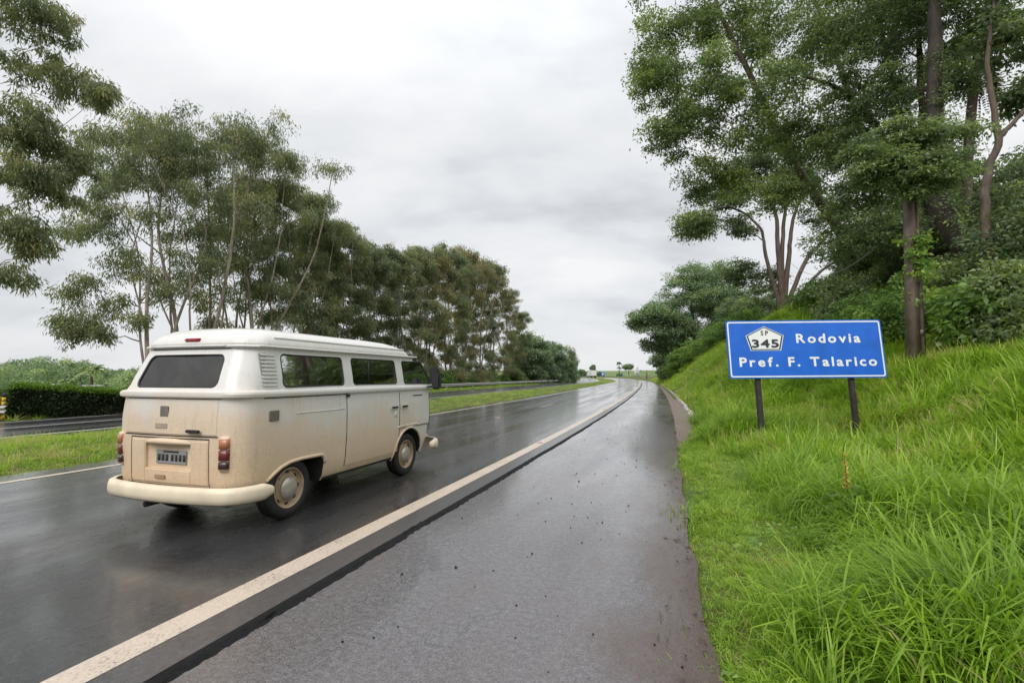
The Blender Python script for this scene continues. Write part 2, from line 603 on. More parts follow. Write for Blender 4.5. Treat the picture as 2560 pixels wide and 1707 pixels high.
# ------------------------------------------------------------------ ground, road, markings
gx = np.concatenate([np.linspace(-2500, -300, 12), np.linspace(-280, 480, 60), np.linspace(520, 2800, 12)])
gy = np.concatenate([np.linspace(-300, 250, 12), np.linspace(270, 900, 60), np.linspace(950, 4500, 12)])
GX, GY = np.meshgrid(gx, gy, indexing='ij')
GZ = -2.1 + 0.6 * sstep(200, 330, GY) + 10.6 * sstep(385, 640, GY) + 1.4 * (vnoise(GX / 90, GY / 120, 9) - 0.5) * sstep(400, 600, GY)
me = mesh_np('ground', np.stack([GX, GY, GZ], -1).reshape(-1, 3), grid_faces(len(gx), len(gy)), M_FIELD, True)
tag(obj('ground', me), kind='structure')

tt = np.concatenate([np.arange(-40, 30, 0.5), np.arange(30, 110, 1.2), np.arange(110, T_MAX - 1, 3.0)])


def strip(name, t, os_, zf, mat, jit_last=False, jit_first=False):
    os_ = np.asarray(os_, float)
    TT, OO = np.meshgrid(t, os_, indexing='ij')
    UV = np.stack([OO, TT], -1).reshape(-1, 2)
    if jit_last:
        OO = OO.copy(); OO[:, -1] += edge_jit(t)
    Z = zf(TT, OO) if callable(zf) else np.full_like(TT, zf)
    V = P(TT, OO, Z).reshape(-1, 3)
    me = mesh_np(name, V, grid_faces(len(t), len(os_))[:, ::-1], mat, True, uv=UV)
    o = obj(name, me)
    return tag(o, kind='structure')


# side terrains (bank on the right, median, left verge)
ob = np.concatenate([np.arange(O_SH - 0.14, 14.2, 0.33), np.arange(14.5, 46, 2.5)])
strip('embankment_ground', tt, ob, bank_h, M_BANK)
strip('median_ground', tt, np.linspace(O_MED1 - 0.05, O_MED0 + 0.05, 16), lambda t, o: np.where((o < O_MED0) & (o > O_MED1), bank_h(t, o), -0.06), M_BANK)
strip('verge_ground', tt, np.concatenate([[-75, -50, -40], np.arange(-34, O_LL1 - 0.1, 0.8), [O_LL1 + 0.1]]), lambda t, o: np.where(o > O_LL1, -0.07, bank_h(t, o)), M_BANK)
# shoulder (older, lower asphalt), carriageways
strip('shoulder', tt, np.linspace(O_STEP - 0.02, O_SH, 8), -0.022, M_SHLD, jit_last=True)
strip('road', tt, np.linspace(O_MED0 - 0.1, O_STEP - 0.05, 12), 0.0, M_ROAD)
strip('far_carriageway', tt, np.linspace(O_LL1, O_LL0 + 0.45, 10), 0.0, M_ROAD)
strip('road_margin', tt, np.linspace(0.0, O_STEP - 0.045, 3), 0.002, M_MARG)
# ragged tar edge stepping down from the carriageway to the shoulder
t2 = np.concatenate([np.arange(-2, 14, 0.035), np.arange(14, 40, 0.12), np.arange(40, 170, 0.6)])
TT, OO = np.meshgrid(t2, np.array([0, 1, 2, 3, 4, 5]), indexing='ij')
base_o = np.array([-0.052, -0.032, -0.012, 0.008, 0.028, 0.050])[OO.astype(int)] + O_STEP
wob = 0.03 * (vnoise(TT * 1.6, TT * 0, 11) - 0.5) + 0.03 * (vnoise(TT * 14, OO * 3.1, 12) - 0.5) * (OO > 0)
zz = np.array([0.001, 0.003, -0.002, -0.012, -0.020, -0.027])[OO.astype(int)] + 0.012 * (vnoise(TT * 26, OO * 2.3, 13) - 0.5) * ((OO > 0) & (OO < 5))
V = P(TT, base_o + wob, zz).reshape(-1, 3)
tag(obj('road_edge', mesh_np('road_edge', V, grid_faces(len(t2), 6)[:, ::-1], M_EDGE, False)), kind='structure')


def line(name, o0, w, t, mat, z=0.004):
    t = np.asarray(t)
    strip(name, t, [o0 - w / 2, o0 + w / 2], z, mat)


t_l = np.concatenate([np.arange(-30, 30, 0.4), np.arange(30, 300, 1.5)])
line('edge_line_marking', 0.0, 0.215, t_l, M_LINE)
line('left_edge_line_marking', O_L, 0.14, t_l, M_LINE)
line('median_line_marking', O_LL0 - 0.42, 0.13, t_l, M_LINEW)
line('outer_line_marking', O_LL1 + 0.55, 0.10, t_l, M_LINEW)
for i, t0 in enumerate(np.arange(-20.8, 150, 15.2)):
    line('lane_dash_marking', -3.25, 0.10, np.linspace(t0, t0 + 3.2, 8), M_LINED)
for i, t0 in enumerate(np.arange(-6.0, 120, 12.0)):
    line('lane_dash_marking', -15.9, 0.10, np.linspace(t0 + 4.0, t0 + 8, 8), M_LINEW)

# gutter and kerb stones on the far stretch of the shoulder
tg = np.concatenate([np.arange(12.5, 24, 0.25), np.arange(24, 150, 0.8)])
strip('gutter', tg, np.linspace(O_SH - 0.02, O_SH + 0.55, 4), lambda t, o: -0.018 + 0.05 * ((o - O_SH) / 0.6)**2 - .12 * sstep(.0, .25, (o - O_SH) - (t - 12.5) * .075), M_CONC)
kerb = empty('kerb', P(30, O_SH + 0.7))
tag(kerb, kind='structure')
kb = MB().box((0, 0, 0), (0.14, 0.86, 0.2))
kme = None
kr = random.Random(3)
for i, t0 in enumerate(np.arange(20.5, 92, 0.93)):
    p = P(t0, O_SH + 0.62 + kr.uniform(-.03, .03), 0.05 + kr.uniform(-.02, .015))
    q = P(t0 + 0.3, O_SH + 0.62)
    if kme is None:
        o = kb.build('kerb_stone', M_KERB, None, bevel=0.018)
        kme = o.data
    else:
        o = link(bpy.data.objects.new('kerb_stone', kme))
    o.parent = kerb
    o.location = Vector(p) - kerb.location
    o.rotation_euler = (kr.uniform(-.03, .03), kr.uniform(-.06, .06), -math.atan2(q[0] - p[0], q[1] - p[1]) + kr.uniform(-.03, .03))

# ------------------------------------------------------------------ foliage machinery
def leaves_np(C, d, nrm, L, w, fold=0.15):
    """C (n,3) base, d (n,3) direction, nrm (n,3) normal, L,w (n,) -> V, quads"""
    n = len(C)
    d = d / (np.linalg.norm(d, axis=1, keepdims=True) + 1e-9)
    s = np.cross(d, nrm)
    s /= np.linalg.norm(s, axis=1, keepdims=True) + 1e-9
    up = np.cross(s, d)
    L = L[:, None]; w = w[:, None]
    V = np.empty((n, 4, 3))
    V[:, 0] = C
    V[:, 1] = C + d * L * 0.42 + s * w * 0.5 + up * w * fold
    V[:, 2] = C + d * L - up * L * 0.08
    V[:, 3] = C + d * L * 0.42 - s * w * 0.5 + up * w * fold
    Fq = np.arange(n * 4).reshape(n, 4)
    return V.reshape(-1, 3), Fq


def rand_unit(g, n):
    v = g.normal(size=(n, 3))
    return v / (np.linalg.norm(v, axis=1, keepdims=True) + 1e-9)


STYLES = {
    # L, w, droop, flat (clump z / xy), n per clump, tint sd, up-normal
    'euc': dict(L=0.30, w=0.066, droop=1.1, flat=0.85, tsd=0.13, upn=0.2),
    'feather': dict(L=0.20, w=0.085, droop=0.25, flat=0.48, tsd=0.13, upn=1.1),
    'broad': dict(L=0.26, w=0.14, droop=0.35, flat=0.65, tsd=0.14, upn=0.8),
}


def clump_leaves(g, centers, radii, n_per, style, tints, scale=1.0):
    st = STYLES[style]
    k = len(centers)
    idx = np.repeat(np.arange(k), n_per)
    n = len(idx)
    u = rand_unit(g, n)
    r = g.random(n)**0.45                                        # towards the outside of the clump
    off = u * r[:, None] * radii[idx][:, None]
    gs = np.clip(g.normal(0, .50, (n, 3)), -.95, .95) * radii[idx][:, None]
    soft_ = g.random(n) < {'euc': .58, 'feather': .55, 'broad': .45}[style]
    off[soft_] = gs[soft_]
    off[:, 2] *= st['flat']
    if style == 'euc':
        # hanging sprays: long streamers below the clump
        hang = g.random(n) < 0.22
        off[hang, 2] -= g.random(hang.sum()) * radii[idx][hang] * 0.8
        off[hang, :2] *= 0.8
    elif style == 'feather':
        # flat tiers
        tier = np.round(off[:, 2] / 0.33) * 0.33
        off[:, 2] = tier + g.normal(0, 0.05, n) - 0.10 * (off[:, 0]**2 + off[:, 1]**2) / (radii[idx]**2)
    C = centers[idx] + off
    outw = off / (np.linalg.norm(off, axis=1, keepdims=True) + 1e-6)
    d = rand_unit(g, n) * 0.75 + outw * 0.55
    d[:, 2] = d[:, 2] * 0.6 - st['droop']* (0.9 if style == 'euc' else 1.0)
    nrm = rand_unit(g, n) + np.array([0, 0, st['upn']])
    L = st['L'] * scale * g.uniform(0.65, 1.3, n)
    w = st['w'] * scale * g.uniform(0.7, 1.25, n)
    V, Fq = leaves_np(C, d, nrm, L, w)
    tint = np.clip(tints[idx] + g.normal(0, st['tsd'], n) + 0.06 * outw[:, 2], 0, 1)
    return V, Fq, np.repeat(tint, 4)


def grow(g, stems, centers, rise=0.35, k_thin=4, r_tip=0.012):
    """stems: list of (points, radii). Adds a branch from the wood grown so far to every clump centre."""
    V, Fq, nV = [], [], 0

    def add(P_, r_, k):
        nonlocal nV
        v, f, caps = tube_np(P_, r_, k)
        V.append(v); Fq.append(f + nV); nV += len(v)
    pts, rad = [], []
    for sp, sr in stems:
        sp = np.asarray(sp, float); sr = np.asarray(sr, float)
        m = max(6, int(len(sp) * 5))
        u = np.linspace(0, 1, m); uu = np.linspace(0, 1, len(sp))
        # smooth interpolation through the stem's points
        cat = catmull(sp, 6)
        ci = np.linspace(0, 1, len(cat))
        pp = np.stack([np.interp(u, ci, cat[:, j]) for j in range(3)], -1)
        pp[1:-1] += g.normal(0, 0.02, (m - 2, 3)) * np.array([1, 1, .3])
        rr = np.interp(u, uu, sr)
        add(pp, rr, 9)
        lo = int(m * 0.30)
        pts.append(pp[lo:]); rad.append(rr[lo:])
    pts = np.concatenate(pts); rad = np.concatenate(rad)
    d0 = np.array([np.min(np.linalg.norm(pts - c, axis=1)) for c in centers])
    for ci in np.argsort(d0):
        c = centers[ci]
        dv = c - pts
        dist = np.linalg.norm(dv, axis=1) + 1e-6
        cost = dist * (1 + np.clip(rise * dist - dv[:, 2], 0, None) / dist * 1.2) 
        j = int(np.argmin(cost))
        a = pts[j]; L = dist[j]
        if L < 0.15:
            continue
        mid = a + (c - a) * 0.5 + np.array([0, 0, 0.10 * L]) + g.normal(0, 0.09 * L, 3)
        u = np.linspace(0, 1, 6)[:, None]
        bp = (1 - u)**2 * a + 2 * u * (1 - u) * mid + u**2 * c
        bp[1:-1] += g.normal(0, 0.03 * L, (4, 3))
        r0 = min(rad[j] * 0.62, 0.02 + 0.022 * L)
        br = np.linspace(max(r0, r_tip), r_tip, 6)
        add(bp, br, k_thin if r0 < 0.05 else 6)
        pts = np.concatenate([pts, bp[2:]]); rad = np.concatenate([rad, br[2:]])
    return np.concatenate(V), np.concatenate(Fq)


def blob_points(g, blobs):
    """blobs: (centre, (rx,ry,rz), n) -> clump centres spread through and mostly near the surface of ellipsoids"""
    out = []
    for c, r, n in blobs:
        u = rand_unit(g, n)
        rr = g.random(n)**0.5
        out.append(np.asarray(c) + u * rr[:, None] * np.asarray(r))
    return np.concatenate(out)


def make_tree(name, label, base, stems, centers, clump_r, n_per, style, leafmat, barkmat, seed, cat='tree', group=None, leaf_scale=1.0, tint=(0.45, 0.18), rise=0.35, own_crown=True):
    """base: world point of the foot; stems/centres in world coordinates"""
    g = np.random.default_rng(seed)
    base = np.asarray(base, float)
    root = empty(name, base)
    tag(root, label, cat, group)
    st = [(np.asarray(p_, float) - base, r_) for p_, r_ in stems]
    cs = np.asarray(centers, float) - base
    V, Fq = grow(g, st, cs, rise)
    obj('trunk', mesh_np('trunk', V, Fq, barkmat, True), root)
    rad = clump_r * g.uniform(0.7, 1.3, len(cs))
    tints = np.clip(g.normal(tint[0], tint[1], len(cs)), 0, 1)
    V, Fq, tn = clump_leaves(g, cs, rad, n_per, style, tints, leaf_scale)
    c = obj('crown', mesh_np('crown', V, Fq, leafmat, False, {'tint': tn}), root)
    return root


def copy_tree(root, loc, rz, sc, label, group=None):
    r = root.copy()
    COL.objects.link(r)
    r.location = loc
    r.rotation_euler = (0, 0, rz)
    r.scale = (sc, sc, sc) if isinstance(sc, (int, float)) else sc
    r['label'] = label
    if group: r['group'] = group
    for ch in list(root.children):
        c = ch.copy()
        COL.objects.link(c)
        c.parent = r
    return r


def gz(x, y):
    """ground height at world x, y"""
    t, o = to_to(x, y)
    z = road_z(t) + bank_h(t, o)
    return float(z[0])


# ------------------------------------------------------------------ trees
def gpt(px, Y, dz=-0.15):
    """foot of something standing at photo column px, Y metres ahead, on the terrain"""
    x = (px - 1280) / F_PX * Y
    return np.array([x, Y, gz(x, Y) + dz])


def euc_tree(label, px, Z, ytop, seed, lean=0.0, low=False, blobs=None, stems=3, tint=(0.45, 0.22), n_per=80, leafmat=None):
    g = np.random.default_rng(seed)
    b = gpt(px, Z)
    top = at(px + lean, ytop, Z)
    H = top[2] - b[2]
    st, tips = [], []
    for k in range(stems):
        dv = np.array([g.normal(0, 0.10), g.normal(0, 0.10), 0]) * H * (0.6 + 0.4 * k)
        tp = top + np.array([0, 0, -0.10 * H - 0.05 * H * k]) + dv * (1 if k else 0.3)
        bb = b + np.array([g.normal(0, 0.25), g.normal(0, 0.25), 0]) * (k > 0)
        mid1 = bb + (tp - bb) * 0.33 + np.array([g.normal(0, .02), g.normal(0, .02), 0]) * H
        mid2 = bb + (tp - bb) * 0.66 + np.array([g.normal(0, .025), g.normal(0, .025), 0]) * H
        r0 = 0.0068 * H * g.uniform(0.75, 1.1) * (1 if k == 0 else 0.72)
        st.append(([bb, mid1, mid2, tp], [r0 * 1.15, r0 * 0.8, r0 * 0.5, 0.03]))
        tips.append((tp + np.array([0, 0, .02 * H]), (.075 * H, .075 * H, .055 * H), 16))
    # loose sub-crowns spread through the height of the tree, open between them
    bl = [(top + np.array([0, 0, -0.075 * H]), (0.085 * H, 0.085 * H, 0.07 * H), 26)] + tips
    z0 = 0.07 if low else 0.36
    K = 23 if low else 14
    for q in range(K):
        zf = z0 + (0.97 - z0) * (q + g.random()) / K
        zf = z0 + (zf - z0) ** (0.8) * (0.97 - z0) ** 0.2
        shape = math.sin(math.pi * min(1.0, max(0.12, (1.04 - zf) / 0.75)) ** 0.75) ** 0.6 if not low else (1.0 - 0.45 * zf)
        a = q * 2.4 + g.uniform(-.5, .5)
        rad_ = 0.185 * H * shape * math.sqrt(g.uniform(.12, 1.0))
        c = b + (top - b) * zf + np.array([math.cos(a), math.sin(a), 0]) * rad_
        rr = H * g.uniform(.042, .072)
        bl.append((c, (rr, rr, rr * .75), 12 if low else 10))
    if blobs:
        bl += [(at(q[0], q[1], q[2]), (q[3], q[3], q[3] * 0.7), int(q[4] * 2.6)) for q in blobs]
    cs = blob_points(g, bl)
    return make_tree('eucalyptus_tree', label, b, st, cs, 0.019 * H + 0.12, n_per, 'euc', leafmat or M_EUC, M_BARKP, seed, 'tree',
                     'eucalyptus trees in the row along the far carriageway', 1.0 if Z < 45 else 1.25, tint)


ORD = ['second', 'third', 'fourth', 'fifth', 'sixth', 'seventh', 'eighth', 'ninth', 'tenth', 'eleventh', 'twelfth', 'thirteenth', 'fourteenth', 'fifteenth', 'sixteenth', 'seventeenth', 'eighteenth', 'nineteenth', 'twentieth']
near = [
    ('eucalyptus with low drooping boughs at the open near end of the row', 392, 33, 300, 11, -40, [(250, 520, 33, 1.7, 10), (185, 570, 33, 1.5, 9), (300, 660, 33, 1.6, 8), (230, 800, 32, 1.4, 9), (190, 830, 32, 1.1, 8), (300, 760, 33, 1.2, 6), (170, 740, 32, 1.0, 6), (215, 700, 32.5, 1.0, 6), (260, 830, 32, .8, 5), (345, 800, 32.5, .9, 5), (160, 800, 32, .7, 5), (330, 420, 33, 1.8, 10), (270, 350, 33, 1.5, 8)]),
    ('eucalyptus with the highest domed crown, rising above the rear of the van', 435, 35, 275, 12, -15, [(450, 420, 35, 1.7, 10), (520, 640, 35, 1.2, 6)]),
    ('pale trunked eucalyptus leaning right with a flat topped crown', 488, 36, 285, 13, 95, [(640, 380, 36, 1.6, 10), (560, 500, 36, 1.4, 6), (500, 560, 36, 1.4, 7)]),
    ('thin eucalyptus squeezed behind the leaning pale trunk', 528, 39, 340, 14, -10, None),
    ('eucalyptus whose crown juts furthest right over the van roof', 612, 40, 310, 15, 50, [(725, 400, 40, 1.3, 9), (690, 470, 40, 1.4, 8), (640, 620, 40, 1.3, 6)]),
    ('leafy eucalyptus with foliage hanging to the van roofline', 662, 42, 440, 16, 10, [(640, 700, 42, 1.8, 10), (720, 740, 42, 1.9, 12), (690, 600, 42, 1.8, 10)]),
    ('eucalyptus with a small round crown standing clear above its lower neighbours', 735, 46, 465, 17, 50, [(740, 640, 46, 1.8, 9), (790, 700, 46, 1.8, 9)]),
]
for k, (lab, px, Z, yt, sd_, lean, bl) in enumerate(near):
    euc_tree(lab, px, Z, yt, sd_, lean, k >= 5, bl, 3, (0.46, 0.28), 52)

far = [(800, 49, 530), (850, 52, 560), (905, 56, 610), (955, 59, 600), (1000, 63, 628), (1045, 67, 608), (1085, 71, 625), (1125, 76, 618), (1165, 81, 610), (1200, 87, 640), (1236, 93, 672), (1270, 99, 722), (1300, 105, 775)]
protos = []
for k, (px, Z, yt) in enumerate(far):
    lab = '%s eucalyptus of the dense leafy stretch behind the guard rail, counted from the van' % (['first'] + ORD)[k]
    if k in (0, 3, 6, 8):
        r = euc_tree(lab, px, Z, yt, 40 + k, 0, True, None, 3, (0.46 + 0.02 * (k % 3), 0.24), 54, M_EUCB if k >= 6 else None)
        protos.append((r, at(px, yt, Z)[2] - gpt(px, Z)[2]))
    else:
        src, h0 = protos[k % len(protos)]
        b = gpt(px, Z)
        s_ = (at(px, yt, Z)[2] - b[2]) / h0
        copy_tree(src, b, k * 1.9 + 0.7, (s_ * 1.1, s_ * 1.1, s_), lab)
# a second line of trunks closes the row from behind
for k, (px, Z, yt) in enumerate([(860, 60, 640), (950, 68, 650), (1050, 78, 660), (1150, 92, 680), (770, 56, 560), (600, 47, 420)]):
    src, h0 = protos[(k + 1) % len(protos)]
    b = gpt(px, Z)
    s_ = (at(px, yt, Z)[2] - b[2]) / h0
    copy_tree(src, b, k * 2.3, s_, '%s eucalyptus in the back line, half hidden by the front row' % (['first'] + ORD)[k], 'eucalyptus trees in the back line of the row')

# the big eucalyptus whose trunk stands outside the frame on the left
gb = np.array([-25.0, 16.5, gz(-25.0, 16.5) - .1])
bl = [(55, 20, 17, 1.3, 16), (140, 60, 18, 1.0, 12), (110, 180, 18, 1.3, 16), (225, 215, 18.5, 0.8, 10), (255, 235, 18, .6, 8), (60, 300, 17, 1.2, 14), (120, 370, 18, 1.3, 18), (190, 400, 18, 0.9, 14), (60, 440, 17, 1.2, 14), (130, 470, 18, 1.0, 12), (30, 560, 17, 1.0, 11), (75, 600, 17.5, 0.8, 10), (25, 690, 17, 0.7, 7), (-80, 100, 17, 2, 14), (-100, 350, 17, 2, 14), (-60, -150, 17, 2.5, 18)]
bl = [(at(a, b, c), (r * 1.08, r, r * .75), int(n * 2.4)) for a, b, c, r, n in bl]
make_tree('eucalyptus_tree', 'big eucalyptus reaching in from outside the frame, hanging foliage over the hedge', gb,
          [([gb, gb + np.array([.4, .2, 6]), gb + np.array([1.5, .3, 12]), gb + np.array([3.5, .4, 18])], [.32, .26, .18, .06]),
           ([gb + np.array([.4, .2, 5]), gb + np.array([2.5, .6, 8.5]), gb + np.array([5, 1.0, 11.5])], [.2, .13, .05])],
          blob_points(np.random.default_rng(3), bl), 0.28, 66, 'euc', M_EUC, M_BARKP, 77, 'tree', None, 0.72, (0.42, 0.22), 0.2)


# ---- right-hand wood on the embankment
def px_tree(name, label, base_px, stems, blobs, clump_r, n_per, style, leafmat, barkmat, seed, scale=1.0, tint=(.45, .18), rise=0.3, group=None):
    b = gpt(base_px[0], base_px[1], -0.25)
    st = []
    for pts, rad in stems:
        pp = [b if q is None else at(*q) for q in pts]
        st.append((pp, rad))
    g = np.random.default_rng(seed)
    cs = blob_points(g, [(at(q[0], q[1], q[2]), (q[3] * 1.08, q[3] * 1.08, q[3] * (q[5] if len(q) > 5 else 0.75)), int(q[4] * 2.6)) for q in blobs])
    return make_tree(name, label, b, st, cs, clump_r * .62, int(n_per * .42), style, leafmat, barkmat, seed, 'tree', group, scale, tint, rise)


px_tree('feathery_tree', 'large feathery leaved tree with a leaning forked trunk spreading over the embankment', (2163, 27),
        [([None, (2120, 615, 27), (1984, 408, 26), (1882, 204, 25), (1800, 30, 25), (1760, -120, 25)], [.36, .28, .2, .15, .1, .05]),
         ([None, (2188, 540, 27), (2165, 360, 26), (2100, 170, 25), (2020, -40, 25)], [.33, .27, .2, .13, .06])],
        [(1680, 70, 25, 2.4, 16), (1850, 40, 25, 2.8, 20), (1632, 205, 25, 1.5, 11), (1760, 215, 24, 2.1, 17), (1690, 335, 25, 1.7, 13), (1890, 270, 23, 2.4, 20), (2020, 110, 24, 2.8, 20), (2050, 330, 23, 2.1, 17),
         (1790, 450, 25.5, 1.6, 12), (1950, 480, 24, 1.6, 10), (1760, -170, 25, 3, 15), (2000, -150, 25, 3.4, 16), (1740, 560, 26, 1.0, 6)],
        1.05, 430, 'feather', M_BROAD, M_BARKM, 201, 0.9, (0.52, 0.2))
px_tree('feathery_tree', 'tree with a dark stem arching left from behind the utility pole', (2310, 22),
        [([None, (2268, 515, 22), (2190, 316, 21.5), (2100, 225, 21), (2010, 190, 21)], [.22, .19, .15, .1, .05]),
         ([(2230, 415, 21.7), (2240, 250, 21), (2200, 60, 21), (2150, -100, 21)], [.13, .11, .09, .05])],
        [(2150, 480, 20, 1.5, 14), (2230, 410, 19, 1.4, 14), (2130, 360, 21, 1.5, 12), (2215, 560, 19, 1.1, 9), (2180, 200, 20, 1.8, 14), (2120, 60, 21, 2.1, 14), (2240, 30, 20, 2, 14), (2150, -120, 21, 2.6, 14), (2090, 600, 21, 1.2, 8)],
        0.85, 330, 'feather', M_BROAD, M_BARKD, 202, 0.8, (0.5, 0.18))
px_tree('vine_covered_tree', 'tall dark tree leaning left, its trunk wrapped in climbing vines', (2470, 17),
        [([None, (2440, 690, 17), (2350, 500, 17), (2338, 250, 17), (2336, 40, 17), (2325, -250, 17)], [.42, .36, .30, .25, .2, .1])],
        [(2270, 40, 18.5, 1.7, 13), (2440, 40, 19, 1.8, 13), (2240, 240, 18.5, 1.2, 10), (2330, -150, 17, 2.8, 16), (2490, -60, 17, 1.8, 12), (2400, 190, 18, 1.2, 8)],
        0.75, 300, 'feather', M_BROAD, M_BARKD, 203, 0.75, (0.36, 0.17))
px_tree('forked_tree', 'slim tree forking in a clear Y against the sky on the far bank top', (2492, 15),
        [([None, (2462, 520, 15), (2466, 450, 15), (2494, 347, 15), (2482, 250, 15), (2470, 110, 15), (2500, -60, 15)], [.15, .125, .115, .10, .08, .06, .03]),
         ([(2494, 347, 15), (2530, 310, 15), (2600, 230, 15)], [.08, .07, .03])],
        [(2545, 90, 15, 1.2, 10), (2600, 215, 15, 1.0, 8), (2520, -80, 15, 1.7, 12), (2520, 250, 15.5, .5, 3)],
        0.6, 260, 'broad', M_BROAD, M_BARKM, 204, 0.6, (0.3, 0.17))
px_tree('slender_tree', 'slender straight trunk standing just behind the utility pole', (2338, 20),
        [([None, (2322, 560, 20), (2312, 380, 20), (2300, 150, 20), (2290, -60, 20)], [.2, .17, .15, .11, .06])],
        [(2320, 420, 20.5, 1.0, 7), (2290, 100, 20, 1.8, 12), (2300, -80, 20, 2, 10), (2360, 560, 20.5, 1.0, 7), (2185, 425, 12.4, .42, 4), (2225, 395, 12.2, .42, 5), (2262, 432, 12, .40, 6), (2300, 405, 12, .42, 7), (2340, 440, 12, .38, 6), (2385, 405, 12.2, .42, 4), (2290, 460, 12, .3, 5), (2315, 340, 12.2, .5, 5), (2250, 335, 12.3, .5, 4), (2410, 330, 12.6, .5, 3), (2150, 370, 12.6, .4, 3)],
        0.62, 380, 'feather', M_BROAD, M_BARKD, 205, 0.58, (0.42, 0.18))
px_tree('multi_stem_tree', 'many stemmed tree fanning out from one foot on the crest of the grassy bank', (1962, 42),
        [([None, (1945, 640, 42), (1935, 520, 42), (1880, 430, 42)], [.26, .2, .14, .05]),
         ([None, (1972, 640, 42), (1985, 540, 42), (2030, 430, 42)], [.24, .19, .13, .05]),
         ([None, (1955, 620, 42.3), (1965, 500, 42.5), (1960, 400, 42.5)], [.22, .18, .12, .05]),
         ([None, (2010, 660, 42), (2060, 600, 42), (2110, 540, 42)], [.22, .17, .12, .05]),
         ([None, (1915, 640, 42), (1900, 570, 42), (1830, 520, 42), (1770, 530, 42)], [.2, .15, .11, .08, .04]),
         ([None, (2040, 690, 42), (2110, 640, 42), (2180, 610, 42)], [.17, .13, .09, .04])],
        [(1800, 490, 42, 2.4, 13), (1890, 430, 42, 3.0, 18), (2000, 450, 42, 2.8, 15), (1750, 560, 42, 1.6, 7), (1850, 555, 42, 1.6, 6), (2090, 530, 42, 2.3, 12), (1950, 360, 42, 2.8, 12), (2160, 610, 42, 1.6, 8), (1910, 700, 44, 1.5, 7), (1850, 680, 46, 1.6, 8)],
        1.2, 360, 'feather', M_BROAD, M_BARKM, 206, 1.25, (0.42, 0.18))

# palm with a skirt of dead fronds
pb = gpt(2428, 20.5, -.2)
palm = empty('palm_tree', pb)
tag(palm, 'palm with a skirt of dead brown fronds hanging beside the vine covered trunk', 'palm')
ptop = at(2448, 110, 20.5)
u = np.linspace(0, 1, 9)[:, None]
tp = pb + (ptop - pb) * u + np.array([0.25, 0, 0]) * np.sin(u * 3.1) * -1
v, f, cp = tube_np(tp - pb, np.linspace(.21, .17, 9), 10)
obj('trunk', mesh_np('trunk', v, [f] + cp, M_BARKM, True), palm)


def frond_np(g, c, az, el, L, nl, droop, lw):
    """one pinnate frond: leaflets either side of an arching rib"""
    s = np.linspace(0.08, 1, nl)
    d = np.array([math.cos(az), math.sin(az), 0])
    side = np.array([-math.sin(az), math.cos(az), 0])
    rib = c + d * (L * np.cos(el) * s)[:, None] + np.array([0, 0, 1]) * (L * (np.sin(el) * s - droop * s**2))[:, None]
    C = np.concatenate([rib, rib])
    ll = lw * np.sin(np.clip(s * 0.9 + 0.12, 0, 1) * math.pi)**0.6
    dd = np.concatenate([side + d * 0.7 + np.array([0, 0, -.35]), -side + d * 0.7 + np.array([0, 0, -.35])])
    dd = np.concatenate([np.tile(side + d * .7 + np.array([0, 0, -.4]), (nl, 1)), np.tile(-side + d * .7 + np.array([0, 0, -.4]), (nl, 1))])
    dd = dd + g.normal(0, .12, dd.shape)
    nr = np.tile(np.array([0, 0, 1.]), (2 * nl, 1)) + g.normal(0, .2, (2 * nl, 3))
    return leaves_np(C, dd, nr, np.concatenate([ll, ll]), np.full(2 * nl, 0.15 * lw / 0.6 + .03), 0.05)


def fronds(name, root, c, n, L, els, droop, mat, seed, lw=0.6, nl=26, tint=(.5, .15)):
    g = np.random.default_rng(seed)
    Vs, Fs, Ts, k = [], [], [], 0
    for i in range(n):
        v, f = frond_np(g, c, g.uniform(0, 2 * math.pi), g.uniform(*els), L * g.uniform(.8, 1.15), nl, droop * g.uniform(.7, 1.3), lw)
        Vs.append(v); Fs.append(f + k); k += len(v)
        Ts.append(np.full(len(v), np.clip(g.normal(*tint), 0, 1)))
    return obj(name, mesh_np(name, np.concatenate(Vs), np.concatenate(Fs), mat, False, {'tint': np.concatenate(Ts)}), root)


fronds('crown', palm, ptop - pb, 18, 3.2, (0.1, 1.2), .9, M_BROAD, 5, .6, 30, (.4, .15))
fronds('dead_fronds', palm, ptop - pb - np.array([0, 0, .2]), 22, 2.6, (-1.5, -1.1), .15, M_DEAD, 6, .3, 26)

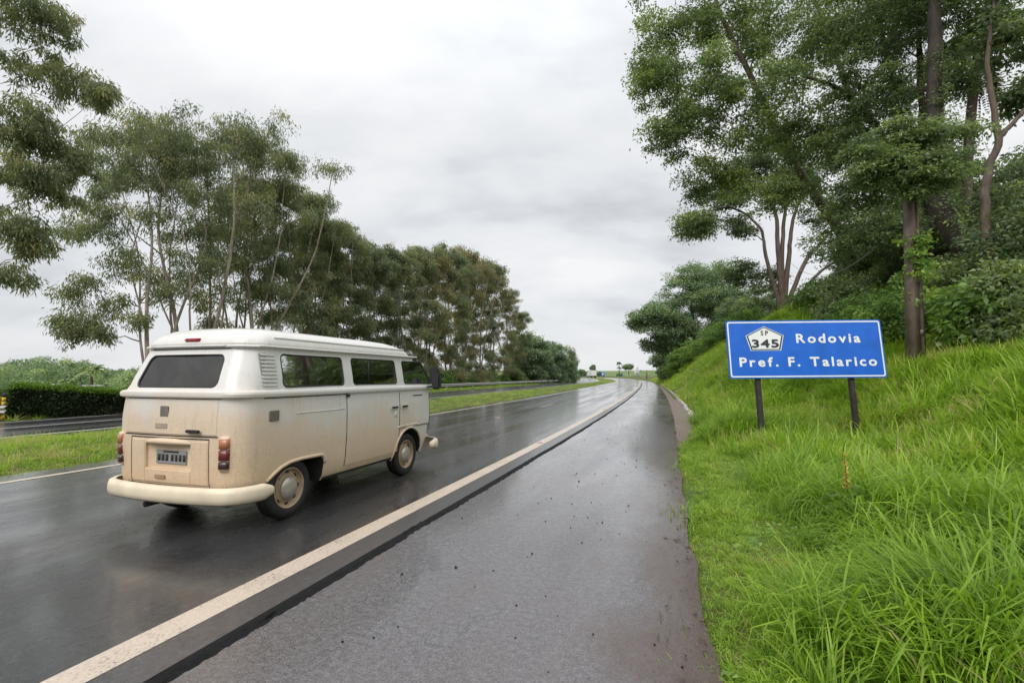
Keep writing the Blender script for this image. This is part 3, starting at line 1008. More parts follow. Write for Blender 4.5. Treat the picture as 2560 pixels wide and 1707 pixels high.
# dome shaped tree and its bushy neighbours where the road bends
px_tree('domed_tree', 'broad dome shaped tree on the bank where the road bends away', (1740, 86),
        [([None, (1735, 840, 86), (1730, 770, 86), (1725, 720, 86)], [.5, .42, .3, .1]),
         ([None, (1770, 830, 86), (1800, 760, 86)], [.35, .28, .1]),
         ([None, (1700, 830, 86), (1660, 780, 86)], [.35, .28, .1])],
        [(1755, 725, 86, 6.8, 66, .75), (1650, 800, 86, 4.2, 34, .8), (1805, 770, 86, 4.6, 34, .8), (1720, 830, 86, 5, 26, .6), (1595, 800, 88, 2.0, 10), (1850, 830, 84, 3.5, 18), (1645, 860, 88, 2.2, 12)],
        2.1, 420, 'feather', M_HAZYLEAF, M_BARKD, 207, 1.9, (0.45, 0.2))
for k, (px, Z, yt, w_, lab) in enumerate([(1662, 98, 868, 2.8, 'low bushy tree leaning over the shoulder at the bend'), (1700, 91, 850, 3.2, 'bushy tree just under the edge of the domed tree'), (1668, 106, 825, 3.2, 'taller bush beside the tall white sign at the bend')]):
    b = gpt(px, Z, -.2)
    tp_ = at(px, yt, Z)
    H = tp_[2] - b[2]
    g = np.random.default_rng(300 + k)
    cs = blob_points(g, [(b + np.array([0, 0, .58 * H]), (w_, w_, .42 * H), 46), (b + np.array([0, 0, .2 * H]), (w_ * .8, w_ * .8, .2 * H), 18)])
    make_tree('bushy_tree', lab, b, [([b, b + np.array([.1, 0, .35 * H]), b + np.array([.2, 0, .8 * H])], [.2, .13, .04]), ([b, b + np.array([-.5, 0, .3 * H]), b + np.array([-1.2, 0, .7 * H])], [.14, .1, .03])],
              cs, 0.95, 150, 'broad', M_HAZYLEAF, M_BARKD, 310 + k, 'tree', 'bushy trees at the bend', 1.25, (.42, .18))

# round green trees at the far end of the eucalyptus row
rp = []
for k, (px, Z, yt, w_) in enumerate([(1322, 108, 838, 4.6), (1352, 116, 850, 4.4), (1385, 124, 853, 4.0), (1412, 134, 868, 3.6), (1300, 118, 826, 4.6), (1428, 140, 884, 2.4)]):
    b = gpt(px, Z, -.2)
    H = at(px, yt, Z)[2] - b[2]
    lab = '%s of the round deep green trees ending the row, counted towards the bend' % (['first'] + ORD)[k]
    if k < 2:
        g = np.random.default_rng(330 + k)
        cs = blob_points(g, [(b + np.array([0, 0, .6 * H]), (w_, w_, .42 * H), 60), (b + np.array([0, 0, .2 * H]), (w_ * .95, w_ * .95, .22 * H), 34)])
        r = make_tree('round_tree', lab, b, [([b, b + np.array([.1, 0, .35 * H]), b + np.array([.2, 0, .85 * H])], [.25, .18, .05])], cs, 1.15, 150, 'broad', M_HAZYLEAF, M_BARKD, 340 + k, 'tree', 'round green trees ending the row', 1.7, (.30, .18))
        rp.append((r, H))
    else:
        src, h0 = rp[k % 2]
        copy_tree(src, b, k * 1.3, (w_ / 4.5, w_ / 4.5, H / h0), lab)

# ---- shrubs
shp = []


def shrub_proto(seed, style, leafmat, R_, H, n, n_per, scale, cr, tint):
    g = np.random.default_rng(seed)
    b = np.zeros(3)
    cs = blob_points(g, [((0, 0, .55 * H), (R_, R_, .45 * H), n), ((0, 0, .2 * H), (R_ * .9, R_ * .9, .2 * H), n // 2)])
    st = [([b, b + np.array([math.cos(a) * .2, math.sin(a) * .2, .4 * H]), b + np.array([math.cos(a) * .5 * R_, math.sin(a) * .5 * R_, .85 * H])], [.05, .035, .012]) for a in g.uniform(0, 6.28, 4)]
    g2 = np.random.default_rng(seed + 1)
    V, Fq = grow(g2, st, cs, .1, 3, .008)
    tr = mesh_np('stems', V, Fq, M_BARKM, True)
    rad = cr * g.uniform(.7, 1.3, len(cs))
    V, Fq, tn = clump_leaves(g, cs, rad, n_per, style, np.clip(g.normal(tint[0], tint[1], len(cs)), 0, 1), scale)
    return tr, mesh_np('foliage', V, Fq, leafmat, False, {'tint': tn})


SHP = [shrub_proto(400, 'broad', M_SHRUB, 1.5, 2.4, 46, 110, 0.62, .48, (.45, .2)),
       shrub_proto(410, 'broad', M_BROAD, 1.8, 3.0, 52, 120, 0.75, .55, (.55, .2)),
       shrub_proto(420, 'feather', M_SHRUB, 1.6, 2.2, 46, 120, 0.75, .5, (.5, .2)),
       shrub_proto(430, 'broad', M_SHRUB, 1.3, 1.6, 44, 80, 0.8, .42, (.62, .2)),
       shrub_proto(440, 'broad', M_BROAD, 2.6, 4.6, 150, 110, 0.62, .5, (.45, .2))]


def shrub(name, label, px, Z, which, sc, rz, group=None, x=None):
    b = gpt(px, Z, -.12)
    r = empty(name, b, rz)
    r.scale = sc if isinstance(sc, tuple) else (sc, sc, sc)
    tag(r, label, 'shrub', group)
    tr, fo = SHP[which]
    obj('stems', tr, r)
    obj('foliage', fo, r)
    return r


GU = 'shrubs and undergrowth at the foot of the right-hand wood'
for k, (px, Z, wh, sc, lab) in enumerate([
        (2030, 28, 2, .75, 'small shrub at the crest just above the left end of the road sign'),
        (2075, 24, 0, .8, 'leafy shrub right of the many stemmed tree'),
        (2120, 21, 1, .72, 'dark shrub below the leaning forked trunk'),
        (2165, 18.5, 0, .8, 'shrub showing over the middle of the road sign'),
        (2205, 16.8, 2, .85, 'light green shrub above the right end of the road sign'),
        (2238, 14.6, 0, .72, 'shrub directly left of the utility pole foot'),
        (2345, 17.5, 0, 1.0, 'leafy shrub directly right of the utility pole'),
        (2395, 16, 1, .75, 'dark shrub between the utility pole and the vine covered trunk'),
        (2420, 14.2, 3, .95, 'low broad leaved bush in front of the vine covered trunk'),
        (2470, 13.0, 3, 1.0, 'bush with large light green leaves at the top of the tall grass'),
        (2530, 12.0, 3, 1.05, 'large leaved bush at the frame edge above the tall grass'),
        (2590, 11.2, 1, .7, 'dark bush at the frame edge, lowest of them'),
        (2560, 15.5, 4, .62, 'tall dark shrub at the frame edge behind the large leaved bushes'),
        (2480, 19.5, 4, .6, 'tall shrub behind the foot of the vine covered trunk'),
        (2390, 21, 4, .75, 'tall dark shrub behind the slender straight trunk'),
        (2290, 23, 4, .8, 'tall shrub behind the utility pole'),
        (2230, 26, 4, .9, 'tall dark shrub deep in the wood left of the pole'),
        (2150, 31, 4, .6, 'tall shrub behind the leaning forked tree'),
        (2540, 19, 4, .95, 'very tall dark thicket closing the wood at the frame edge'),
        (2440, 25, 4, 1.3, 'very tall dark thicket behind the palm'),
        (2330, 28, 4, 1.3, 'very tall thicket deep behind the utility pole'),
        (2620, 15, 4, .85, 'dark thicket just outside the frame edge'),
        (2215, 34, 4, 1.0, 'tall thicket behind the leaning trunks'),
        (2110, 38, 4, .5, 'thicket right of the many stemmed tree, further back'),
        (1868, 50, 0, 1.2, 'shrub at the crest left of the many stemmed tree'),
        (1835, 56, 2, 1.3, 'light shrub on the crest above the bare soil patches'),
        (1800, 62, 2, 1.4, 'light green shrub halfway along the crest towards the domed tree'),
        (1765, 67, 2, 1.5, 'bright shrub on the slope under the domed tree'),
        (1735, 73, 2, 1.5, 'shrub lower on the slope under the domed tree'),
        (1705, 79, 0, 1.5, 'dark shrub at the foot of the domed tree'),
        (1682, 84, 2, 1.4, 'lowest shrub of the line running down to the shoulder'),
        (1905, 58, 4, 1.1, 'dark shrub behind the many stemmed tree'),
        (1850, 66, 4, 1.2, 'dark shrub between the domed and many stemmed trees'),
]):
    shrub('shrub', lab, px, Z, wh, sc, k * 2.1, GU)
# ragged saplings under the eucalyptus row
for k, (px, Z) in enumerate([(1090, 66), (1130, 73), (1165, 79), (1205, 86), (1245, 94), (1280, 100), (1050, 61), (1010, 58), (960, 55)]):
    shrub('shrub', '%s low bush under the eucalyptus row behind the guard rail, counted from the van' % (['first'] + ORD)[k], px, Z, k % 2, (1.5, 1.5, 1.1), k * 1.7, 'bushes under the eucalyptus row')

# ---- distant wooded hill beyond the hedge (reads as one mass)
g = np.random.default_rng(500)
cs, rs = [], []
for k in range(260):
    Z = g.uniform(95, 175)
    px = g.uniform(-220, 420)
    h_ = g.uniform(3.5, 6.8) * (1 + .25 * math.sin(px / 70)) * (0.75 + 0.4 * (Z - 95) / 80)
    x = (px - 1280) / F_PX * Z
    for q in range(4):
        cs.append((x + g.normal(0, 1.2), Z + g.normal(0, 1.2), -1.6 + h_ * (0.35 + .22 * q)))
        rs.append(g.uniform(1.3, 2.3) * (1 - .12 * q))
cs = np.array(cs); rs = np.array(rs)
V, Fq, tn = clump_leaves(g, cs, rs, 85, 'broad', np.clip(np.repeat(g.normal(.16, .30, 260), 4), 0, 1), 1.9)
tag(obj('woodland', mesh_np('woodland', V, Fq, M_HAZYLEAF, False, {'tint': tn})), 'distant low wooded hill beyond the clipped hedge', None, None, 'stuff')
# ------------------------------------------------------------------ grass (nobody could count it): clumps of real blades scattered on the banks
clump_col = bpy.data.collections.new('grass_clumps')


def blade_clump(name, seed, n, h, w, spread, lean, droop, tint, mat=M_GRASS, stem=False):
    g = np.random.default_rng(seed)
    segs = 4
    a = g.uniform(0, 2 * math.pi, n)
    r = spread * np.sqrt(g.random(n))
    b = np.stack([np.cos(a) * r, np.sin(a) * r, np.zeros(n) - .02], -1)
    az = a + g.normal(0, .9, n)
    el = np.clip(g.normal(lean, .22, n), .02, 1.25)              # tilt from vertical
    L = h * g.uniform(.55, 1.2, n)
    ww = w * g.uniform(.7, 1.3, n)
    dr = droop * g.uniform(.3, 1.6, n)
    V = np.empty((n, segs * 2 + 1, 3))
    d0 = np.stack([np.cos(az), np.sin(az)], -1)
    side = np.stack([-np.sin(az), np.cos(az), np.zeros(n)], -1)
    p = b.copy(); ang = el.copy()
    for s in range(segs):
        k = 1 - (s / segs)**1.6 * .75
        V[:, 2 * s] = p + side * (ww * k / 2)[:, None]
        V[:, 2 * s + 1] = p - side * (ww * k / 2)[:, None]
        st = L / segs
        p = p + np.stack([d0[:, 0] * np.sin(ang) * st, d0[:, 1] * np.sin(ang) * st, np.cos(ang) * st], -1)
        ang = ang + dr / segs * (1 + s * .7)
    V[:, segs * 2] = p
    m = segs * 2 + 1
    o = np.arange(n)[:, None] * m
    q = [np.stack([o[:, 0] + 2 * s, o[:, 0] + 2 * s + 1, o[:, 0] + 2 * s + 3, o[:, 0] + 2 * s + 2], -1) for s in range(segs - 1)]
    tr = np.stack([o[:, 0] + 2 * segs - 2, o[:, 0] + 2 * segs - 1, o[:, 0] + 2 * segs], -1)
    tn = np.clip(g.normal(tint[0], tint[1], n), 0, .93)
    tn[g.random(n) < tint[2]] = 1.0
    tv = np.repeat(tn[:, None], m, 1) + np.linspace(-.10, .10, m)[None, :]
    me = mesh_np(name, V.reshape(-1, 3), [np.concatenate(q), tr], mat, True, {'tint': np.clip(tv, 0, 1).ravel()})
    o_ = bpy.data.objects.new(name, me)
    clump_col.objects.link(o_)
    return o_


# 0-2 short turf, 3-6 tall blades, 7-8 arching dark, 9 dry
for k in range(3):
    blade_clump('clump_%02d' % k, 600 + k, 34, .11, .0085, .11, .85, .8, (.52, .2, .06))
for k in range(4):
    blade_clump('clump_%02d' % (3 + k), 610 + k, 24, .52, .019, .13, .34, .85, (.60, .2, .03))
for k in range(3):
    blade_clump('clump_%02d' % (7 + k), 620 + k, 26, .72, .016, .16, .38, 1.25, (.40, .16, .015))
for k in range(2):
    blade_clump('clump_%02d' % (10 + k), 630 + k, 18, .30, .008, .12, .5, .6, (.75, .2, .35))


def scatter_group(name, pts, rotz, scl, var, tilt):
    """points mesh + geometry nodes that put one blade clump on each point"""
    me = bpy.data.meshes.new(name)
    pts = np.asarray(pts, np.float32)
    me.vertices.add(len(pts))
    me.vertices.foreach_set('co', pts.ravel())
    for k, tp, arr in (('rot', 'FLOAT_VECTOR', np.stack([tilt[:, 0], tilt[:, 1], rotz], -1)), ('scl', 'FLOAT_VECTOR', scl), ('var', 'INT', var)):
        a = me.attributes.new(k, tp, 'POINT')
        a.data.foreach_set('vector' if tp == 'FLOAT_VECTOR' else 'value', np.asarray(arr, np.float32 if tp != 'INT' else np.int32).ravel())
    o = obj(name, me)
    tag(o, kind='stuff')
    ng = bpy.data.node_groups.new(name + '_nodes', 'GeometryNodeTree')
    ng.interface.new_socket('Geometry', in_out='INPUT', socket_type='NodeSocketGeometry')
    ng.interface.new_socket('Geometry', in_out='OUTPUT', socket_type='NodeSocketGeometry')
    gi = ng.nodes.new('NodeGroupInput'); go = ng.nodes.new('NodeGroupOutput')
    ip = ng.nodes.new('GeometryNodeInstanceOnPoints')
    ci = ng.nodes.new('GeometryNodeCollectionInfo')
    ci.inputs['Collection'].default_value = clump_col
    ci.inputs['Separate Children'].default_value = True
    ci.inputs['Reset Children'].default_value = True
    ip.inputs['Pick Instance'].default_value = True

    def named(nm, ty):
        n = ng.nodes.new('GeometryNodeInputNamedAttribute')
        n.data_type = ty
        n.inputs[0].default_value = nm
        return n.outputs[0]
    ng.links.new(gi.outputs[0], ip.inputs['Points'])
    ng.links.new(ci.outputs[0], ip.inputs['Instance'])
    ng.links.new(named('var', 'INT'), ip.inputs['Instance Index'])
    e2r = ng.nodes.new('FunctionNodeEulerToRotation')
    ng.links.new(named('rot', 'FLOAT_VECTOR'), e2r.inputs[0])
    ng.links.new(e2r.outputs[0], ip.inputs['Rotation'])
    ng.links.new(named('scl', 'FLOAT_VECTOR'), ip.inputs['Scale'])
    ng.links.new(ip.outputs[0], go.inputs[0])
    md = o.modifiers.new('scatter', 'NODES')
    md.node_group = ng
    return o


def turf(name, t0, t1, o0, o1, dens, pick, size, wide=1.0, keep=None, zoff=0.0):
    """random points on the bank between road coordinates"""
    g = np.random.default_rng(abs(hash(name)) % 9999 if False else int(t0 * 7 + o0 * 13 + 900))
    n = int((t1 - t0) * abs(o1 - o0) * dens)
    t = g.uniform(t0, t1, n); o = g.uniform(min(o0, o1), max(o0, o1), n)
    if keep is not None:
        m = g.random(n) < keep(t, o)
        t, o = t[m], o[m]; n = len(t)
    p = P(t, o, bank_h(t, o) + zoff)
    var = pick(g, t, o)
    s = size(g, t, o)
    scl = np.stack([s * wide, s * wide, s * g.uniform(.8, 1.2, n)], -1)
    return p, g.uniform(0, 6.28, n), scl, var, g.normal(0, .10, (n, 2))


def merge_scatter(name, parts):
    z = [np.concatenate([p[i] for p in parts]) for i in range(5)]
    return scatter_group(name, *z)


def patch(t, o, sc=0.8, seed=21):
    return vnoise(t * sc, o * sc, seed)


edge_n = lambda t: 0.52 * (vnoise(t * 0.55, t * 0, 31) - .45) + 0.12 * (vnoise(t * 2.1, t * 0, 32) - .5)
verge_keep = lambda t, o: (o > O_SH - 0.04 - 0.16 * sstep(9, 3, t) + edge_n(t) + .34 * (vnoise(t * 7, o * 7, 33) - .5)) * 1.0
tallness = lambda t, o: sstep(0.55, 2.3, (o - O_SH) + 1.0 * (patch(t, o, .7, 5) - .5))


def pick_bank(g, t, o):
    n = len(t)
    k = tallness(t, o)
    dark = patch(t, o, .45, 8) > .60 - 0.10 * sstep(2.5, 5.5, o - O_SH)
    u = g.random(n)
    short = u > k
    v = np.where(dark, g.integers(7, 10, n), g.integers(3, 7, n))
    v = np.where(g.random(n) < .05, g.integers(10, 12, n), v)
    return np.where(short, g.integers(0, 3, n), v)


def size_bank(g, t, o):
    k = tallness(t, o)
    return g.uniform(.7, 1.2, len(t)) * (0.75 + .25 * k) * (.45 + 1.1 * patch(t, o, 1.0, 77)) * (1 + .55 * sstep(3.6, 5.5, o - O_SH) * sstep(10, 7, t)) * (1 - .45 * np.exp(-((t - 11.6)**2 + (o - 6.4)**2) / 1.2))


bare = lambda t, o: 1.0 - 0.85 * (sstep(.60, .72, patch(t, o, .45, 44)) * sstep(26, 36, t))
far_pick = lambda g, t, o: np.where(g.random(len(t)) < .12 + .75 * sstep(.48, .62, patch(t, o, .30, 45)), g.integers(10, 12, len(t)), g.integers(3, 7, len(t)))
tallgrass = merge_scatter('grass', [
    turf('a', .6, 8, O_SH - .4, O_SH + 1.6, 420, pick_bank, size_bank, 1.0, verge_keep),
    turf('b', .6, 8, O_SH + 1.2, O_SH + 9, 80, pick_bank, size_bank, 1.0),
    turf('c', 8, 20, O_SH - .2, O_SH + 1.8, 230, pick_bank, size_bank, 1.1, verge_keep),
    turf('d', 8, 20, O_SH + 1.4, O_SH + 10, 48, pick_bank, size_bank, 1.2),
    turf('e', 20, 45, O_SH + .75, O_SH + 11, 24, lambda g, t, o: np.where(g.random(len(t)) < sstep(26, 34, t), far_pick(g, t, o), pick_bank(g, t, o)), lambda g, t, o: size_bank(g, t, o) * .95, 1.5, bare),
    turf('f', 45, 100, O_SH + .75, O_SH + 11, 5.5, far_pick, lambda g, t, o: g.uniform(.8, 1.2, len(t)) * .9, 2.2, bare),
    turf('g', 100, 165, O_SH + .8, O_SH + 11, 2.0, far_pick, lambda g, t, o: g.uniform(.8, 1.2, len(t)) * .9, 3.0),
])
med_pick = lambda g, t, o: np.where(g.random(len(t)) < .12 + .22 * (patch(t, o, .5, 3) > .55), g.integers(10, 12, len(t)), g.integers(0, 3, len(t)))
med_keep = lambda t, o: ((o < O_MED0 - .05 + .15 * (patch(t, o, .9, 9) - .5)) & (o > O_MED1 + .25)) * 1.0
merge_scatter('median_grass', [
    turf('m1', -2, 16, O_MED1, O_MED0, 90, med_pick, lambda g, t, o: g.uniform(.5, .9, len(t)), 1.3, med_keep),
    turf('m2', 16, 50, O_MED1, O_MED0, 14, med_pick, lambda g, t, o: g.uniform(.35, .7, len(t)), 2.2, med_keep),
    turf('m3', 50, 230, O_MED1, O_MED0, 2.6, med_pick, lambda g, t, o: g.uniform(.35, .65, len(t)), 4.0, med_keep),
])
merge_scatter('verge_grass', [
    turf('v1', 0, 40, -19.5, -30, 3.5, far_pick, lambda g, t, o: g.uniform(.5, .9, len(t)), 1.8),
    turf('v2', 40, 130, -19.5, -26, 2.2, far_pick, lambda g, t, o: g.uniform(.4, .8, len(t)), 2.4),
])

# small round leaved weeds between the near blades
g = np.random.default_rng(651)
n = 260
t = g.uniform(1.0, 6.0, n); o = O_SH + g.uniform(.15, 2.6, n)
m = patch(t, o, 1.1, 61) > .5
t, o = t[m], o[m]
c = P(t, o, bank_h(t, o) + g.uniform(.05, .22, len(t)))
cc = np.repeat(c, 9, 0) + g.normal(0, .045, (len(c) * 9, 3)) * np.array([1, 1, .5])
d = rand_unit(g, len(cc)) * np.array([1, 1, .3])
V, Fq = leaves_np(cc, d, rand_unit(g, len(cc)) * .5 + np.array([0, 0, 1]), g.uniform(.03, .06, len(cc)), g.uniform(.02, .04, len(cc)))
tag(obj('weeds', mesh_np('weeds', V, Fq, M_SHRUB, False, {'tint': np.repeat(np.clip(g.normal(.8, .15, len(cc)), 0, 1), 4)})), kind='stuff')

# yellow flowering weed
b = np.array([*at(2122, 1340, 4.75)[:2], 0]); b[2] = gz(b[0], b[1])
wf = empty('wildflower', b)
wf.scale = (1.15, 1.15, 1.75)
tag(wf, 'weed with one upright spike of yellow orange flowers in the grass', 'wildflower')
MB().tube([(0, 0, 0), (.01, 0, .18), (0, .01, .42)], [.006, .005, .003], 6).build('stem', M_SHRUB, wf)
g = np.random.default_rng(66)
n = 60
cc = np.stack([g.normal(0, .10, n), g.normal(0, .10, n), g.uniform(.03, .24, n)], -1)
V, Fq = leaves_np(cc, rand_unit(g, n) * np.array([1, 1, .3]), rand_unit(g, n) * .5 + np.array([0, 0, 1]), g.uniform(.04, .07, n), g.uniform(.03, .045, n))
obj('foliage', mesh_np('foliage', V, Fq, M_BROAD, False, {'tint': np.repeat(g.uniform(.4, .8, n), 4)}), wf)
M_PETAL = simple('petal', (0.62, 0.33, 0.05), .6, 0, .3, 60)
n = 70
zz = g.uniform(.24, .44, n); a = g.uniform(0, 6.28, n)
cc = np.stack([np.cos(a) * .004, np.sin(a) * .004, zz], -1)
V, Fq = leaves_np(cc, np.stack([np.cos(a), np.sin(a), g.uniform(-.2, .5, n)], -1), rand_unit(g, n), .022 * (1.25 - (zz - .24) / .25), np.full(n, .014))
obj('flower_spike', mesh_np('flower_spike', V, Fq, M_PETAL), wf)
# ------------------------------------------------------------------ blue road sign
M_BLUE = simple('sign_blue', (0.010, 0.130, 0.62), .35, 0, .16, 2.2)
M_SIGNW = simple('sign_white', (0.82, 0.83, 0.84), .4, 0, .03, 3)
M_SIGNK = simple('sign_black', (0.03, 0.03, 0.035), .4, 0, .1, 3)
M_POST = simple('wet_dark_timber', (0.030, 0.024, 0.022), .5, 0, .5, 9, .6)
M_ALU = simple('sign_back', (0.35, 0.36, 0.37), .45, .6, .1, 3)
SZ = 10.0
sgp = at(2032, 1010, SZ)
sign = empty('road_sign', (sgp[0], SZ, gz(sgp[0], SZ)), 0)
tag(sign, 'large blue highway name sign on two dark timber posts in the grass', 'road sign')
sign.rotation_euler = (R(-5.5), 0, R(-1.0))
BW, BH = 3.215, 1.215
LB = at(2014, 945, SZ)
bz = LB[2] - gz(sgp[0], SZ) + .005                 # board bottom above the foot
tl = R(0.45)


def sp(x, z, y=0.0):
    """board coordinates (x from centre, z from its lower edge) -> sign space"""
    return (x * math.cos(tl) - (z - BH / 2) * math.sin(tl) * 1, y, bz + BH / 2 + x * math.sin(tl) + (z - BH / 2) * math.cos(tl))


def rrect(w, h, r, k=5):
    out = []
    for cx, cy, a0 in ((w / 2 - r, h / 2 - r, 0), (-w / 2 + r, h / 2 - r, 90), (-w / 2 + r, -h / 2 + r, 180), (w / 2 - r, -h / 2 + r, 270)):
        for i in range(k + 1):
            a = R(a0 + 90 * i / k)
            out.append((cx + r * math.cos(a), cy + r * math.sin(a)))
    return out


def plate(name, outline, y0, y1, mat, parent, cx=0, cz=0, holes=None):
    """flat plate in the sign plane with real thickness; outline (x,z) list, optional inner outline of same length"""
    n = len(outline)
    f3 = lambda q, y: sp(cx + q[0], cz + q[1], y)
    if holes is None:
        V = [f3(q, y0) for q in outline] + [f3(q, y1) for q in outline]
        bm = bmesh.new()
        vs = [bm.verts.new(v) for v in V]
        bm.faces.new(vs[:n]); bm.faces.new(vs[n:][::-1])
        for i in range(n):
            bm.faces.new((vs[i], vs[n + i], vs[n + (i + 1) % n], vs[(i + 1) % n]))
    else:
        V = [f3(q, y) for y in (y0, y1) for q in outline] + [f3(q, y) for y in (y0, y1) for q in holes]
        bm = bmesh.new()
        vs = [bm.verts.new(v) for v in V]
        A, B, C_, D = vs[:n], vs[n:2 * n], vs[2 * n:3 * n], vs[3 * n:]
        for i in range(n):
            j = (i + 1) % n
            bm.faces.new((A[i], A[j], C_[j], C_[i]))
            bm.faces.new((B[i], D[i], D[j], B[j]))
            bm.faces.new((A[i], B[i], B[j], A[j]))
            bm.faces.new((C_[i], C_[j], D[j], D[i]))
    bmesh.ops.recalc_face_normals(bm, faces=bm.faces[:])
    me = bpy.data.meshes.new(name)
    bm.to_mesh(me); bm.free()
    me.materials.append(mat)
    return obj(name, me, parent)


board = plate('board', rrect(BW, BH, .05), -.02, 0.005, M_BLUE, sign, 0, BH / 2)
plate('border', rrect(BW - .05, BH - .05, .045), -.0225, -.0195, M_SIGNW, board, 0, BH / 2, rrect(BW - .105, BH - .105, .03))
MB().box(sp(0, .32, .02), (BW - .2, .03, .06)).build('rail', M_ALU, sign)
MB().box(sp(0, .9, .02), (BW - .2, .03, .06)).build('rail', M_ALU, sign)
for px_s in (1909, 2146):
    x = at(px_s, 1000, SZ)[0] - sgp[0]
    MB().box((x, .075, (bz + BH) / 2 - .3), (.105, .08, bz + BH + .45)).build('post', M_POST, sign, bevel=.008)


def text(body, h, cx, cz, mat, parent, y=-.0225, bold=.0, spacing=1.0, wsc=1.0, width=None):
    """each character is a flat piece of its own; bold = strokes widened by laying shifted copies over each other"""
    cu = bpy.data.curves.new('letter', 'FONT')
    cu.size = 1.0
    cu.resolution_u = 3
    o = bpy.data.objects.new('letter', cu)
    COL.objects.link(o)
    glyphs = []
    pen = 0.0
    s = h / 0.729
    for ch in body:
        if ch == ' ':
            pen += .42 * spacing
            continue
        cu.body = ch
        dg = bpy.context.evaluated_depsgraph_get()
        me = bpy.data.meshes.new_from_object(o.evaluated_get(dg))
        n = len(me.vertices)
        co = np.empty(n * 3, np.float32)
        me.vertices.foreach_get('co', co)
        co = co.reshape(-1, 3)
        fs = [tuple(p_.vertices) for p_ in me.polygons]
        bpy.data.meshes.remove(me)
        x0, x1 = co[:, 0].min(), co[:, 0].max()
        glyphs.append((ch, co[:, 0] - x0, co[:, 1], fs, pen))
        pen += (x1 - x0) + .19 * spacing
    bpy.data.objects.remove(o)
    tot = pen - .19 * spacing
    if width:
        # fit the asked width by opening the spacing
        ink = sum(float(q[1].max()) for q in glyphs)
        gap = (width / (s * wsc) - ink) / (tot - ink)
        pen = 0.0
        adj = []
        for j, (ch, gx_, gy_, fs, p0) in enumerate(glyphs):
            if j:
                pp = glyphs[j - 1]
                pen += float(pp[1].max()) + (p0 - pp[4] - float(pp[1].max())) * gap
            adj.append((ch, gx_, gy_, fs, pen))
        glyphs = adj
        tot = pen + float(adj[-1][1].max())
    for ch, gx_, gy_, fs, p0 in glyphs:
        V_, F_ = [], []
        k = 0
        sh = [(0, 0)] + [(bold * math.cos(q), bold * math.sin(q)) for q in np.linspace(0, 2 * math.pi, 8, endpoint=False)] if bold else [(0, 0)]
        for j, (ax, az) in enumerate(sh):
            V_ += [sp(cx + (a_ + p0 - tot / 2) * s * wsc + ax, cz + b_ * s + az, y - .0003 * j) for a_, b_ in zip(gx_, gy_)]
            F_ += [tuple(i_ + k for i_ in f_) for f_ in fs]
            k += len(gx_)
        me = bpy.data.meshes.new('letter')
        me.from_pydata(V_, [], F_)
        me.materials.append(mat)
        obj('numeral' if ch.isdigit() else ('full_stop' if ch == '.' else 'letter'), me, parent)


def sx(px): return (px - 2014) / 391.0 * BW
def szz(py): return (945.5 - py) / 148.0 * BH


text('Rodovia', .192, sx(2073.5), szz(855.5), M_SIGNW, board, -.0225, .0085, 1.0, 1.22, 1.31)
text('Pref. F. Talarico', .192, sx(2017), szz(915), M_SIGNW, board, -.0225, .0085, 1.0, 1.22, 2.80)
pent = [(0, 62), (48, 38), (38, -.5), (-38, -.5), (-48, 38)]


def pentagon(k):
    s = BW / 391.0
    c = np.array([0, 30.0])
    return [tuple(((np.array(q) - c) * k + c) * s) for q in pent]


pcx, pcz = sx(1914.5), szz(874.5)
sh = plate('shield', pentagon(1.0), -.0235, -.0195, M_SIGNW, board, pcx, pcz)
plate('shield_outline', pentagon(.955), -.0255, -.0230, M_SIGNK, sh, pcx, pcz, pentagon(.875))
text('SP', .098, pcx, szz(835.5), M_SIGNK, sh, -.0260, .003, .8, 1.0, .15)
text('345', .166, pcx, szz(866.5), M_SIGNK, sh, -.0260, .0095, .9, 1.62, .54)
